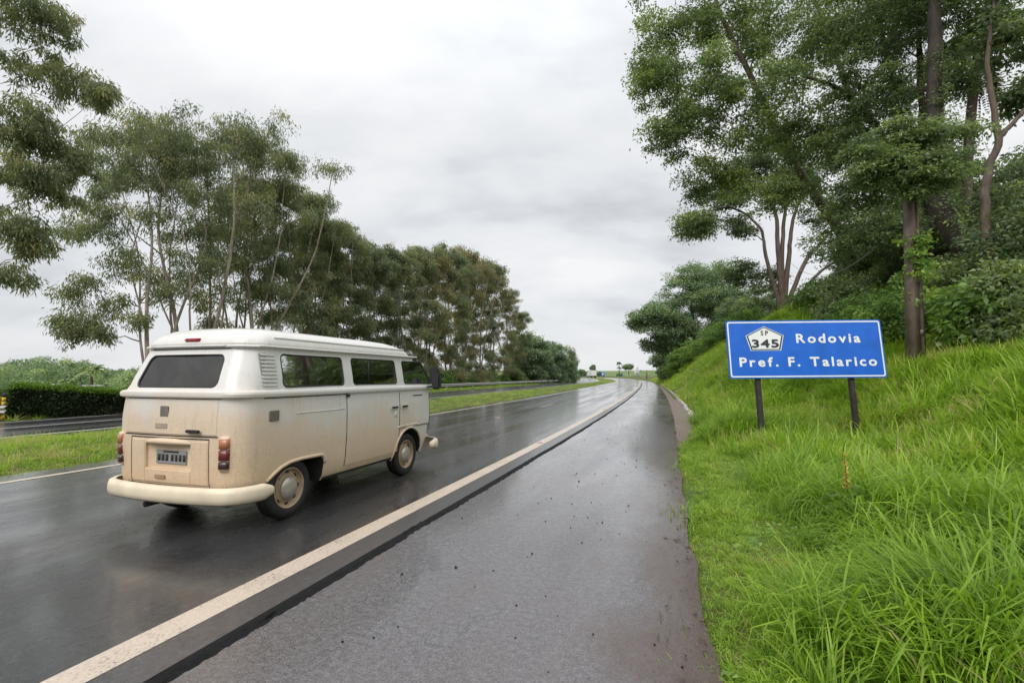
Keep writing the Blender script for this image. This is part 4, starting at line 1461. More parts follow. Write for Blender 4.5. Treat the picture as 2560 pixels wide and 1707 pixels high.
# ------------------------------------------------------------------ van; s = forward from the rear axle, y = left, z = up
def paint_mat(name, muddy):
    m, t, out = new_mat(name)
    c = t.nodes.new('ShaderNodeTexCoord').outputs['Object']
    se = t.nodes.new('ShaderNodeSeparateXYZ')
    t.links.new(c, se.inputs[0])
    n1_ = noise(t, mapping(t, c, (1.0, 1.0, 1.6)), 2.2, 5, 0.6)
    n2_ = noise(t, mapping(t, c, (1, 1, .35)), 9.0, 4, 0.65)
    # road dirt thrown up: thick along the sill and over the rear, thinning upwards and towards the nose
    zz = math_n(t, 'SUBTRACT', 1.32, se.outputs[2])
    rear = math_n(t, 'MULTIPLY', math_n(t, 'SUBTRACT', 0.2, se.outputs[0]), 0.22)
    rear = math_n(t, 'MAXIMUM', rear, -0.10)
    nose = math_n(t, 'MULTIPLY', math_n(t, 'MAXIMUM', math_n(t, 'SUBTRACT', se.outputs[0], 2.35), 0.0), 0.85)
    v = math_n(t, 'SUBTRACT', math_n(t, 'ADD', zz, rear), nose)
    v = math_n(t, 'ADD', v, math_n(t, 'MULTIPLY', math_n(t, 'SUBTRACT', n1_, 0.5), 0.9))
    v = math_n(t, 'ADD', v, math_n(t, 'MULTIPLY', math_n(t, 'SUBTRACT', n2_, 0.5), 0.35))
    mask = ramp(t, v, [(0.0, 0.03), (0.2, 0.24 * muddy + .03), (0.5, 0.72 * muddy), (0.95, 0.95 * muddy)])
    mudc = ramp(t, n1_, [(0.3, (0.64, 0.445, 0.265)), (0.7, (0.74, 0.57, 0.385))])
    col = mixc(t, mask, (0.70, 0.69, 0.665), mudc)
    n3_ = noise(t, mapping(t, c, (9, 9, .8)), 3.0, 4, 0.7)
    n4_ = noise(t, c, 60.0, 3, 0.7)
    drip = math_n(t, 'MULTIPLY', ramp(t, n3_, [(.52, 0.0), (.72, .5)]), ramp(t, n1_, [(.4, 0.2), (.65, 1.0)]))
    col = mixc(t, drip, col, (0.52, 0.40, 0.28))
    col = mixc(t, math_n(t, 'MULTIPLY', ramp(t, n4_, [(.55, 0.0), (.70, .55)]), mask), col, (0.30, 0.20, 0.12))
    rg = ramp(t, mask, [(0.0, 0.22), (0.8, 0.6)])
    p = principled(t, out, col, rg, 0, 0.5)
    bump(t, p, n2_, 0.03, 0.01)
    return m


M_PAINT = paint_mat('dirty_white_paint', 1.0)
M_ROOF = paint_mat('clean_white_paint', 0.35)
M_RUB = simple('black_rubber', (0.018, 0.018, 0.019), .5, 0, .2, 9)
M_TYRE = simple('wet_tyre', (0.020, 0.019, 0.018), .55, 0, .4, 12, .4)
M_RIM = simple('muddy_rim', (0.40, 0.29, 0.19), .55, 0, .3, 8)
M_HUB = simple('dull_hubcap', (0.52, 0.48, 0.42), .3, .5, .15, 6)
M_UNDER = simple('underbody', (0.025, 0.022, 0.020), .8, 0, .3, 6)
M_BUMP = simple('dirty_cream_bumper', (0.74, 0.64, 0.48), .4, 0, .14, 3)
M_GAP = simple('shadow_gap', (0.03, 0.026, 0.022), .8, 0, .2, 9)
M_LRED = simple('red_lens', (0.15, 0.022, 0.022), .2, 0, .15, 8)
M_LAMB = simple('amber_lens', (0.42, 0.16, 0.085), .2, 0, .1, 8)
M_LDRK = simple('smoked_lens', (0.05, 0.02, 0.022), .2, 0, .1, 8)
M_LRED2 = simple('brake_lens', (0.30, 0.015, 0.020), .25, 0, .1, 8)
M_PLATE = simple('grey_plate', (0.27, 0.27, 0.27), .45, 0, .1, 9)
M_GREYB = simple('badge_grey', (0.20, 0.175, 0.15), .45, .2, .2, 9)
M_CHR = simple('dull_chrome', (0.42, 0.42, 0.42), .3, .8, .1, 9)


def glass_mat(name, tint):
    """thin tinted automotive glass: Fresnel reflection over a grey see-through pane"""
    m, t, out = new_mat(name)
    fr = t.nodes.new('ShaderNodeFresnel')
    fr.inputs['IOR'].default_value = 1.75
    gl = t.nodes.new('ShaderNodeBsdfGlossy')
    gl.inputs['Roughness'].default_value = 0.03
    c = t.nodes.new('ShaderNodeTexCoord').outputs['Object']
    tr = t.nodes.new('ShaderNodeBsdfTransparent')
    tr.inputs[0].default_value = (*tint, 1)
    df = t.nodes.new('ShaderNodeBsdfDiffuse')
    df.inputs[0].default_value = (0.16, 0.145, 0.125, 1)
    m1_ = t.nodes.new('ShaderNodeMixShader')
    t.links.new(ramp(t, noise(t, c, 5, 5, .65), [(.35, .04), (.75, .22)]), m1_.inputs[0])      # film of road dirt
    t.links.new(tr.outputs[0], m1_.inputs[1]); t.links.new(df.outputs[0], m1_.inputs[2])
    mx = t.nodes.new('ShaderNodeMixShader')
    t.links.new(fr.outputs[0], mx.inputs[0])
    t.links.new(m1_.outputs[0], mx.inputs[1]); t.links.new(gl.outputs[0], mx.inputs[2])
    t.links.new(mx.outputs[0], out.inputs[0])
    return m


M_GLASS = glass_mat('tinted_glass', (0.30, 0.30, 0.31))
M_GLASSR = glass_mat('dark_film_glass', (0.07, 0.068, 0.066))
VZ = np.array([.30, .36, .50, .80, 1.10, 1.262, 1.282, 1.290, 1.300, 1.325, 1.345, 1.356, 1.364, 1.50, 1.74, 1.782, 1.788, 1.80, 1.812, 1.818])
VW = np.array([.79, .825, .85, .865, .863, .850, .846, .872, .884, .888, .882, .868, .842, .825, .775, .766, .792, .798, .792, .768])
VR = np.array([-.66, -.72, -.75, -.765, -.765, -.755, -.752, -.778, -.788, -.792, -.788, -.776, -.748, -.70, -.602, -.585, -.612, -.618, -.612, -.59])
VF = np.array([3.24, 3.32, 3.39, 3.43, 3.42, 3.40, 3.40, 3.42, 3.43, 3.43, 3.42, 3.41, 3.38, 3.27, 3.01, 2.96, 2.985, 2.99, 2.985, 2.96])
RZ = np.array([1.818, 1.84, 1.87, 1.91, 1.95, 1.985, 2.010, 2.026, 2.034])
RW = np.array([.772, .770, .758, .730, .685, .61, .48, .30, .10])
RR = np.array([-.595, -.592, -.578, -.548, -.50, -.43, -.31, -.10, .25])
RF = np.array([2.965, 2.955, 2.92, 2.82, 2.66, 2.45, 2.15, 1.75, 1.30])
Wz = lambda z: np.interp(z, VZ, VW)
Rz_ = lambda z: np.interp(z, VZ, VR)
Fz_ = lambda z: np.interp(z, VZ, VF)


def warp(s, y, W_):
    """gentle plan bow of the flanks, crowned tail and rounded nose"""
    s = np.asarray(s, float); y = np.asarray(y, float)
    q = y / W_
    yy = y * (1 - .030 * ((s - 1.3) / 2.1)**2)
    wr = sstep(.35, -.6, s); wf = sstep(1.9, 3.3, s)
    ss = s + .055 * q**2 * wr - .20 * np.abs(q)**2.4 * wf
    return ss, yy


def ring(W_, Rr, Ff, rr, rf, ns=26, nr=12, nc=9):
    """closed outline, counter-clockwise from rear right"""
    pts = []
    rr = min(rr, W_ * .9); rf = min(rf, W_ * .9)
    c = lambda k: [R(90 * i / k) for i in range(k)]
    pts += [(s, -W_) for s in np.linspace(Rr + rr, Ff - rf, ns, endpoint=False)]
    pts += [(Ff - rf + rf * math.sin(a), -W_ + rf - rf * math.cos(a)) for a in c(nc)]
    pts += [(Ff, y) for y in np.linspace(-W_ + rf, W_ - rf, nr, endpoint=False)]
    pts += [(Ff - rf + rf * math.cos(a), W_ - rf + rf * math.sin(a)) for a in c(nc)]
    pts += [(s, W_) for s in np.linspace(Ff - rf, Rr + rr, ns, endpoint=False)]
    pts += [(Rr + rr - rr * math.sin(a), W_ - rr + rr * math.cos(a)) for a in c(nc)]
    pts += [(Rr, y) for y in np.linspace(W_ - rr, -W_ + rr, nr, endpoint=False)]
    pts += [(Rr + rr - rr * math.cos(a), -W_ + rr - rr * math.sin(a)) for a in c(nc)]
    a = np.array(pts)
    s, y = warp(a[:, 0], a[:, 1], W_)
    return np.stack([s, y], -1)


def loft(levels):
    """levels: list of (z, ring) -> closed solid"""
    n = len(levels[0][1])
    V = np.concatenate([np.concatenate([r_, np.full((n, 1), z)], 1) for z, r_ in levels])
    i = np.arange(len(levels) - 1)[:, None] * n
    j = np.arange(n)[None, :]; j2 = (j + 1) % n
    Fq = np.stack([i + j, i + j2, i + n + j2, i + n + j], -1).reshape(-1, 4)
    return V, Fq, n


def add_caps(V, Fq, n, name, mat):
    me = mesh_np(name, V, [Fq, np.arange(n)[::-1][None, :], (np.arange(n) + len(V) - n)[None, :]], mat, True)
    return me


van_loc = at(716, 1291, 5.36)
ORG = np.array([-2.473, 5.45]) + .76 * np.array([-DY, DX])
van = empty('van', (ORG[0], ORG[1], 0), math.atan2(DY, DX))
van.scale = (1.022, 1.022, 1.022)
tag(van, 'old white and cream passenger van, muddy lower body, driving away on the wet road', 'van')

zl = np.unique(np.concatenate([VZ, [.33, .42, .60, .70, .90, 1.0, 1.18, 1.42, 1.58, 1.66]]))
levels = [(z, ring(Wz(z), Rz_(z), Fz_(z), .20 + .03 * (z > 1.37), .34)) for z in zl]
V, Fq, n = loft(levels)
body_me = add_caps(V, Fq, n, 'body', M_PAINT)
bm = bmesh.new(); bm.from_mesh(body_me)
bmesh.ops.recalc_face_normals(bm, faces=bm.faces[:])
bm.to_mesh(body_me); bm.free()
body = obj('body', body_me, van)


def cutter(mb_list):
    o = []
    for V_, F_ in mb_list:
        me_ = mesh_np('cut', V_, F_, M_UNDER)
        o.append(bpy.data.objects.new('cut', me_))
    return o


def prism_y(outline, y0, y1, shear=0.0):
    """outline in (s,z) extruded along y; shear tilts with height"""
    n_ = len(outline)
    a = np.array(outline)
    V_ = np.concatenate([np.stack([a[:, 0], np.full(n_, y0) + shear * (a[:, 1] - 1.5), a[:, 1]], -1), np.stack([a[:, 0], np.full(n_, y1) + shear * (a[:, 1] - 1.5), a[:, 1]], -1)])
    F_ = [np.array([[i, (i + 1) % n_, n_ + (i + 1) % n_, n_ + i] for i in range(n_)]), np.arange(n_)[::-1][None, :], (np.arange(n_) + n_)[None, :]]
    return V_, F_


def arch_outline(kind):
    if kind == 'front':
        a = np.linspace(R(-8), R(188), 26)
        return [(2.40 + .405 * math.cos(q), .30 + .405 * math.sin(q)) for q in a] + [(1.99, .1), (2.81, .1)]
    # rear: flat topped opening that drops straight at the front, slanting away behind the wheel
    return [(.47, .1), (.47, .50), (.455, .56), (.42, .585), (.30, .592), (.10, .590), (-.05, .578), (-.16, .545), (-.26, .49), (-.34, .43), (-.40, .385), (-.46, .355), (-.9, .345), (-.9, .1)]


def wedge_win(s0, s1, z0, z1, r, dx_top0=0., dx_top1=0.):
    out = []
    for (cx, cz), a0 in (((s1 - r, z1 - r), 0), ((s0 + r, z1 - r), 90), ((s0 + r, z0 + r), 180), ((s1 - r, z0 + r), 270)):
        for i in range(6):
            a = R(a0 + 90 * i / 5)
            x_, z_ = cx + r * math.cos(a), cz + r * math.sin(a)
            k = (z_ - z0) / (z1 - z0)
            x_ += (dx_top0 if x_ < (s0 + s1) / 2 else dx_top1) * k
            out.append((x_, z_))
    return out


WIN = [wedge_win(-.17, .84, 1.385, 1.735, .055), wedge_win(1.00, 2.06, 1.385, 1.735, .055), wedge_win(2.24, 3.12, 1.385, 1.735, .05, 0, -.26)]
cuts = []
for sgn in (-1, 1):
    for kd in ('front', 'rear'):
        cuts.append(prism_y(arch_outline(kd), sgn * .46, sgn * 1.2))
    for w_ in WIN:
        # window recess: follows the lean of the upper flank
        cuts.append(prism_y(w_, sgn * .60, sgn * 1.1, -sgn * .205))
# rear window recess (plane leaning forwards)
RWIN = wedge_win(-.55, .55, 1.385, 1.72, .07, .045, -.045)


def rear_plane(y, z, d):
    """point on the leaning rear surface, d inside it"""
    s0 = np.interp(z, VZ, VR) + d
    s, yy = warp(s0, np.asarray(y, float), Wz(z))
    return s, yy


a = np.array(RWIN)
n_ = len(a)
s_in = -.748 + (a[:, 1] - 1.364) * .398 + .25
V_ = np.concatenate([np.stack([s_in, a[:, 0], a[:, 1]], -1), np.stack([s_in - .6, a[:, 0], a[:, 1]], -1)])
F_ = [np.array([[i, (i + 1) % n_, n_ + (i + 1) % n_, n_ + i] for i in range(n_)]), np.arange(n_)[::-1][None, :], (np.arange(n_) + n_)[None, :]]
cuts.append((V_, F_))
# windscreen opening and the cabin itself
wsn = wedge_win(-.62, .62, 1.40, 1.72, .07, .05, -.05)
a_ = np.array(wsn); n_ = len(a_)
V_ = np.concatenate([np.stack([np.full(n_, 2.55), a_[:, 0], a_[:, 1]], -1), np.stack([np.full(n_, 3.6), a_[:, 0], a_[:, 1]], -1)])
F_ = [np.array([[i, (i + 1) % n_, n_ + (i + 1) % n_, n_ + i] for i in range(n_)]), np.arange(n_)[::-1][None, :], (np.arange(n_) + n_)[None, :]]
cuts.append((V_, F_))
cz = [.92, 1.10, 1.36, 1.50, 1.765]
V_, F2, nn_ = loft([(z, ring(Wz(z) - .055, Rz_(z) + .07, Fz_(z) - .07, .16, .30)) for z in cz])
cuts.insert(0, (V_, [F2, np.arange(nn_)[::-1][None, :], (np.arange(nn_) + len(V_) - nn_)[None, :]]))
# number plate recess in the engine lid
cuts.append((np.array([[x, y, z] for x in (-.9, -.728) for y in (-.30, .30) for z in (.60, .86)], float), [np.array([[0, 1, 3, 2], [4, 6, 7, 5], [0, 4, 5, 1], [2, 3, 7, 6], [0, 2, 6, 4], [1, 5, 7, 3]])]))
for V_, F_ in cuts:
    co = cutter([(V_, F_)])[0]
    bm = bmesh.new(); bm.from_mesh(co.data)
    bmesh.ops.recalc_face_normals(bm, faces=bm.faces[:])
    bm.to_mesh(co.data); bm.free()
    link(co, van)
    md = body.modifiers.new('cut', 'BOOLEAN')
    md.operation = 'DIFFERENCE'; md.solver = 'EXACT'; md.object = co
    md.material_mode = 'TRANSFER'
bpy.context.view_layer.update()
dg = bpy.context.evaluated_depsgraph_get()
new = bpy.data.meshes.new_from_object(body.evaluated_get(dg))
cobs = [md.object for md in body.modifiers]
body.modifiers.clear()
body.data = new
new.name = 'body'
for c in cobs:
    bpy.data.objects.remove(c)
new.materials.clear()
new.materials.append(M_PAINT); new.materials.append(M_UNDER)
print('BODY', len(new.vertices), len(new.polygons))
ctr = np.empty(len(new.polygons) * 3); new.polygons.foreach_get('center', ctr); ctr = ctr.reshape(-1, 3)
nrm_ = np.empty(len(new.polygons) * 3); new.polygons.foreach_get('normal', nrm_); nrm_ = nrm_.reshape(-1, 3)
inside = (np.abs(ctr[:, 1]) < Wz(ctr[:, 2]) - .035) & (ctr[:, 2] < .75) & (ctr[:, 0] > -.45) & (ctr[:, 0] < 3.0)
cabin = (np.abs(ctr[:, 1]) < Wz(ctr[:, 2]) - .045) & (ctr[:, 2] > .90) & (ctr[:, 2] < 1.78) & (ctr[:, 0] > Rz_(ctr[:, 2]) + .03) & ((nrm_ * (np.array([1.3, 0, 1.3]) - ctr)).sum(1) > 0)
inside = inside | cabin
idx = np.where(inside | (ctr[:, 2] < .302), 1, 0).astype(np.int32)
new.polygons.foreach_set('material_index', idx)
new.polygons.foreach_set('use_smooth', np.ones(len(new.polygons), bool))
try:
    new.set_sharp_from_angle(angle=R(24))
except Exception:
    pass

# high roof
rlev = [(z, ring(w_, r_, f_, min(.24, w_ * .85), min(.55, w_ * .85))) for z, w_, r_, f_ in zip(RZ, RW, RR, RF)]
V, Fq, n = loft(rlev)
# a pressed rib runs along the side of the roof
roof = obj('roof', add_caps(V, Fq, n, 'roof', M_ROOF), van)


def flank(s, z, off=0.0, sgn=-1):
    W_ = Wz(z) + off
    ss, yy = warp(s, sgn * W_ * np.ones_like(np.asarray(s, float)), W_)
    return np.stack(np.broadcast_arrays(s * np.ones_like(yy), yy, z), -1)


def flank_tube(name, pts, r, mat, parent, sgn=-1, off=0.0, k=6):
    a_ = np.array(pts, float)
    d = []
    for p0, p1 in zip(a_[:-1], a_[1:]):
        m_ = max(2, int(np.linalg.norm(p1 - p0) / .06))
        d += [p0 + (p1 - p0) * u for u in np.linspace(0, 1, m_, endpoint=False)]
    d.append(a_[-1])
    d = np.array(d)
    return MB().tube(flank(d[:, 0], d[:, 1], off, sgn), r, k).build(name, mat, parent, True)


def flank_patch(name, s0, s1, z0, z1, off, mat, parent, sgn=-1, ns=16, nz=14):
    """skin panel standing slightly proud, with a returned edge"""
    Sg, Zg = np.meshgrid(np.linspace(s0, s1, ns), np.linspace(z0, z1, nz), indexing='ij')
    O = np.full_like(Sg, off)
    O[0], O[-1], O[:, 0], O[:, -1] = -.003, -.003, -.003, -.003
    e = .008
    Sg[1] = s0 + e; Sg[-2] = s1 - e; Zg[:, 1] = z0 + e; Zg[:, -2] = z1 - e
    V_ = flank(Sg, Zg, O, sgn).reshape(-1, 3)
    F_ = grid_faces(ns, nz)
    me_ = mesh_np(name, V_, F_ if sgn < 0 else F_[:, ::-1], mat, True)
    me_.set_sharp_from_angle(angle=R(25))
    return obj(name, me_, parent)


def tail(y, z, off=0.0):
    s0 = Rz_(z) - off
    s, yy = warp(s0, np.asarray(y, float), Wz(z))
    return np.stack(np.broadcast_arrays(s, yy, z), -1)


def tail_patch(name, y0, y1, z0, z1, off, mat, parent, ny=16, nz=12):
    Yg, Zg = np.meshgrid(np.linspace(y0, y1, ny), np.linspace(z0, z1, nz), indexing='ij')
    O = np.full_like(Yg, off)
    O[0], O[-1], O[:, 0], O[:, -1] = -.003, -.003, -.003, -.003
    e = .008
    Yg[1] = y0 + e; Yg[-2] = y1 - e; Zg[:, 1] = z0 + e; Zg[:, -2] = z1 - e
    me_ = mesh_np(name, tail(Yg, Zg, O).reshape(-1, 3), grid_faces(ny, nz), mat, True)
    me_.set_sharp_from_angle(angle=R(25))
    return obj(name, me_, parent)


def tail_tube(name, pts, r, mat, parent, off=0.0):
    a_ = np.array(pts, float)
    d = []
    for p0, p1 in zip(a_[:-1], a_[1:]):
        d += [p0 + (p1 - p0) * u for u in np.linspace(0, 1, 10, endpoint=False)]
    d.append(a_[-1]); d = np.array(d)
    return MB().tube(tail(d[:, 0], d[:, 1], off), r, 6).build(name, mat, parent, True)


for sgn in (-1, 1):
    for k, w_ in enumerate(WIN):
        a = np.array(w_)
        c = a.mean(0)
        # glass on the floor of the recess
        yw = (.800 - .205 * (a[:, 1] - 1.5)) * sgn + sgn * .004
        V_ = np.stack([a[:, 0], yw, a[:, 1]], -1)
        gl = obj('side_window', mesh_np('side_window', V_, [(np.arange(len(a)) if sgn < 0 else np.arange(len(a))[::-1])[None, ::-1]], M_GLASS), van)
        cl = np.concatenate([a, a[:2]])
        ins = c + (cl - c) * np.array([.985, .97])
        MB().tube(np.stack([ins[:, 0], (.800 - .205 * (ins[:, 1] - 1.5)) * sgn + sgn * .006, ins[:, 1]], -1), .011, 6, False).build('window_seal', M_RUB, gl, True)
        if k == 1:
            for sx_ in (1.36,):
                MB().box((sx_, sgn * (.800 + .008), 1.5), (.022, .012, .0)).box((sx_, sgn * .812, 1.56), (.02, .012, .30)).build('window_divider', M_RUB, gl)
a = np.array(RWIN)
s_in = -.748 + (a[:, 1] - 1.364) * .398 + .026 + .055 * .12 - .004
rwg = obj('rear_window', mesh_np('rear_window', np.stack([s_in, a[:, 0], a[:, 1]], -1), [np.arange(len(a))[None, ::-1]], M_GLASSR), van)
c = np.array([0, 1.55]); cl = np.concatenate([a, a[:2]]); ins = c + (cl - c) * np.array([.985, .965])
MB().tube(np.stack([-.748 + (ins[:, 1] - 1.364) * .398 + .026, ins[:, 0], ins[:, 1]], -1), .012, 6, False).build('window_seal', M_RUB, rwg, True)
# windscreen patch round the nose
Yg, Zg = np.meshgrid(np.linspace(-.60, .60, 20), np.linspace(1.40, 1.73, 6), indexing='ij')
s, yy = warp(Fz_(Zg) + .006, Yg, Wz(Zg))
obj('windscreen', mesh_np('windscreen', np.stack([s, yy, Zg], -1).reshape(-1, 3), grid_faces(20, 6)[:, ::-1], M_GLASS, True), van)

# seats seen through the glass
M_SEATV = simple('seat_cloth', (.055, .052, .05), .8, 0, .2, 8)
for s_, ys in ((.30, (0,)), (1.15, (0,)), (2.05, (-.42, .42))):
    for y_ in ys:
        w_ = 1.25 if len(ys) == 1 else .48
        st_ = MB().box((s_ + .16, y_, 1.0), (.42, w_, .14)).box((s_ - .05, y_, 1.24), (.11, w_, .42)).build('seat', M_SEATV, van, bevel=.03)
        if len(ys) == 2:
            MB().box((s_ - .06, y_, 1.53), (.09, .24, .16)).build('headrest', M_SEATV, st_, bevel=.03)
MB().tube([(2.72 + .02 * math.cos(q), .42 + .19 * math.cos(q), 1.30 + .19 * math.sin(q)) for q in np.linspace(0, 6.283, 25)], .013, 6).build('steering_wheel', M_RUB, van)

# doors, lids
sd_ = flank_patch('sliding_door', .865, 2.075, .40, 1.262, .007, M_PAINT, van)
flank_tube('door_gap', [(.855, .40), (.855, 1.266)], .006, M_GAP, sd_)
flank_tube('door_gap', [(2.09, .38), (2.09, 1.266)], .006, M_GAP, sd_)
flank_tube('door_rail', [(-.42, 1.280), (.86, 1.280)], .007, M_GAP, sd_)
MB().box(flank(np.array(.87), np.array(1.262), .012), (.05, .03, .028)).build('rail_catch', M_GAP, sd_)
fd = flank_patch('front_door', 2.105, 3.02, .735, 1.262, .007, M_PAINT, van)
flank_tube('door_gap', [(3.03, .70), (3.03, 1.266)], .005, M_GAP, fd)
flank_tube('door_gap', [(2.12, .728), (3.02, .728)], .004, M_GAP, fd)
for nm, s_, par in (('door_handle', 1.92, sd_), ('door_handle', 2.20, fd)):
    q = flank(np.array(s_), np.array(1.055), .03)
    MB().box(q, (.15, .022, .024)).build(nm, M_RUB, par, bevel=.006)
    MB().box(q + np.array([0, .012, 0]), (.19, .012, .055)).build('handle_recess', M_PAINT, par, bevel=.004)
MB().box(flank(np.array(1.965), np.array(.955), .010), (.06, .006, .08)).build('white_sticker', M_SIGNW, sd_)
MB().box(flank(np.array(2.63), np.array(1.205), .012), (.30, .006, .012)).build('script_badge', M_GAP, fd)
flank_tube('swage', [(.0, .985 + .12), (.80, .985 + .12)], .007, M_PAINT, body)
MB().box(flank(np.array(-.30), np.array(1.10), .006), (.125, .01, .105)).build('fuel_flap', M_GREYB, van, bevel=.004)
# mirrored left side doors
fdl = flank_patch('front_door', 2.105, 3.02, .735, 1.262, .007, M_PAINT, van, 1)
flank_tube('door_gap', [(2.09, .38), (2.09, 1.266)], .006, M_GAP, fdl, 1)
# arch lips
def lip(pts, r, sgn, off):
    return flank_tube('arch_lip', pts, r, M_PAINT, body, sgn, off, 7)


for sgn in (-1, 1):
    a_ = np.linspace(R(-2), R(182), 22)
    lip([(2.40 + .425 * math.cos(q), .30 + .425 * math.sin(q)) for q in a_], .022, sgn, -.004)
    lip([(.49, .505), (.475, .575), (.43, .605), (.10, .61), (-.06, .597), (-.17, .565), (-.27, .51), (-.35, .45)], .020, sgn, -.004)
    # step swage over the front arch
    flank_tube('step_trim', [(2.02, .75), (2.12, .765), (2.58, .765), (2.70, .74)], .014, M_PAINT, body, sgn, .0)
    flank_tube('sill', [(.50, .325), (1.98, .325)], .022, M_RUB, body, sgn, -.01)
    # gutter under the roof and the rib pressed in the roof flank
    flank_tube('gutter', [(-.45, 1.803), (2.70, 1.803)], .012, M_ROOF, roof, sgn, .0)
    rib = [warp(np.array(s_), sgn * .738 * np.ones(1), .738) for s_ in np.linspace(-.25, 2.45, 20)]
    MB().tube(np.array([[float(s_[0]) if s_.ndim else float(s_), float(y_[0]), 1.905] for s_, y_ in rib]), .012, 6).build('roof_rib', M_ROOF, roof, True)
tail_tube('gutter', [(-.52, 1.803), (.52, 1.803)], .012, M_ROOF, roof)
tail_tube('painted_gutter_shadow', [(-.55, 1.775), (.55, 1.775)], .005, M_GAP, roof)  # dark strip drawn in as the shadow line below the gutter

# tail: upper hatch, engine lid, plate, lamps
th = tail_patch('tailgate', -.62, .62, .935, 1.268, .007, M_PAINT, van)
tail_tube('hatch_gap', [(-.63, .925), (.63, .925)], .007, M_GAP, th)
tail_tube('hatch_gap', [(-.64, 1.281), (.64, 1.281)], .005, M_GAP, th)
q = tail(np.array(-.36), np.array(.975), .03)
MB().box(q, (.03, .17, .03)).build('hatch_handle', M_RUB, th, bevel=.008)
el_ = MB()
lid = tail_patch('engine_lid', -.52, -.315, .46, .88, .007, M_PAINT, van, 6, 12)
tail_patch('lid_panel', .315, .52, .46, .88, .007, M_PAINT, lid, 6, 12)
tail_patch('lid_panel', -.313, .313, .46, .595, .007, M_PAINT, lid, 12, 6)
tail_tube('lid_gap', [(-.53, .90), (.53, .90)], .006, M_GAP, lid)
tail_tube('lid_gap', [(-.60, .44), (.60, .44)], .008, M_GAP, lid)
tail_tube('lid_gap', [(-.53, .44), (-.53, .90)], .004, M_GAP, lid)
tail_tube('lid_gap', [(.53, .44), (.53, .90)], .004, M_GAP, lid)
# hood over the plate
P_ = []
yy_ = np.linspace(-.31, .31, 15)
for y_ in yy_:
    k = 1 - (abs(y_) / .31)**3
    for dz, dd in ((.0, .0), (.004, .045), (.034, .05), (.052, .03), (.058, .0)):
        b_ = tail(np.array(y_), np.array(.842 + dz * (0.4 + .6 * k)), dd * k)
        P_.append(b_)
obj('plate_hood', mesh_np('plate_hood', np.array(P_), grid_faces(15, 5), M_PAINT, True), lid)
np_ = MB().box((-.738, -.03, .715), (.008, .40, .13)).build('number_plate', M_PLATE, van, bevel=.003)
g = np.random.default_rng(5)
for k in range(7):
    MB().box((-.7435, .125 - .052 * k - (.02 if k > 2 else 0), .708), (.004, .030 + .008 * g.random(), .062)).build('plate_mark', M_GAP, np_)
MB().box((-.7435, -.03, .765), (.004, .2, .015)).build('plate_mark', M_GAP, np_)
MB().box(tail(np.array(.05), np.array(1.155), .008), (.008, .115, .105)).build('tail_emblem', M_GREYB, th, bevel=.004)
MB().box(tail(np.array(.08), np.array(1.015), .008), (.008, .16, .05)).build('tail_badge', simple('faded_badge', (.36, .30, .23), .5), th, bevel=.003)
MB().box(tail(np.array(.08), np.array(.525), .012), (.012, .14, .035)).build('lid_latch', simple('tan_latch', (.33, .23, .14), .5), lid, bevel=.003)
for sgn in (-1, 1):
    def lamp(nm, z0, z1, mat, par, off=.045):
        # wraps the rounded rear corner
        Pq = []
        us = np.linspace(0, 1, 9)
        for u_ in us:
            for z_ in (z0, z0 + .006, z1 - .006, z1):
                W_ = Wz(z_); rr = .20
                a0 = R(1 + 25 * u_)
                edge = .0 if (u_ in (0.0, 1.0) or z_ in (z0, z1)) else off
                s_ = Rz_(z_) + rr - (rr + edge) * math.cos(a0)
                y_ = -W_ + rr - (rr + edge) * math.sin(a0)
                ss_, yq = warp(np.array(s_), np.array(y_), W_)
                Pq.append((float(ss_), float(yq) if sgn < 0 else -float(yq), z_))
        f_ = grid_faces(9, 4)
        return obj(nm, mesh_np(nm, np.array(Pq), f_[:, ::-1] if sgn > 0 else f_, mat, True), par)
    tl_ = lamp('tail_light', .605, .935, M_PAINT, van, .022)
    lamp('amber_lens', .815, .915, M_LAMB, tl_, .036)
    lamp('red_lens', .705, .812, M_LRED, tl_, .036)
    lamp('smoked_lens', .625, .702, M_LDRK, tl_, .036)
# high brake light
q = np.array([-.578, -.05, 1.868])
MB().box(q, (.05, .20, .034)).build('brake_light', M_LRED2, van, bevel=.010)

# louvred air intake behind the last side window
for sgn in (-1, 1):
    vp_ = flank_patch('vent', -.44, -.245, 1.385, 1.735, -.002, simple('vent_grey', (.40, .40, .39), .6), van, sgn, 6, 8)
    for k in range(9):
        z_ = 1.405 + k * .0385
        Sg = np.linspace(-.435, -.25, 5)
        Vq = np.concatenate([flank(Sg, np.full(5, z_ + .014), .0, sgn), flank(Sg, np.full(5, z_), .017, sgn), flank(Sg, np.full(5, z_ - .010), .004, sgn)])
        f_ = np.concatenate([np.stack([np.arange(4) + r_ * 5, np.arange(4) + r_ * 5 + 1, np.arange(4) + (r_ + 1) * 5 + 1, np.arange(4) + (r_ + 1) * 5], -1) for r_ in (0, 1)])
        obj('slat', mesh_np('slat', Vq, f_, M_ROOF), vp_)


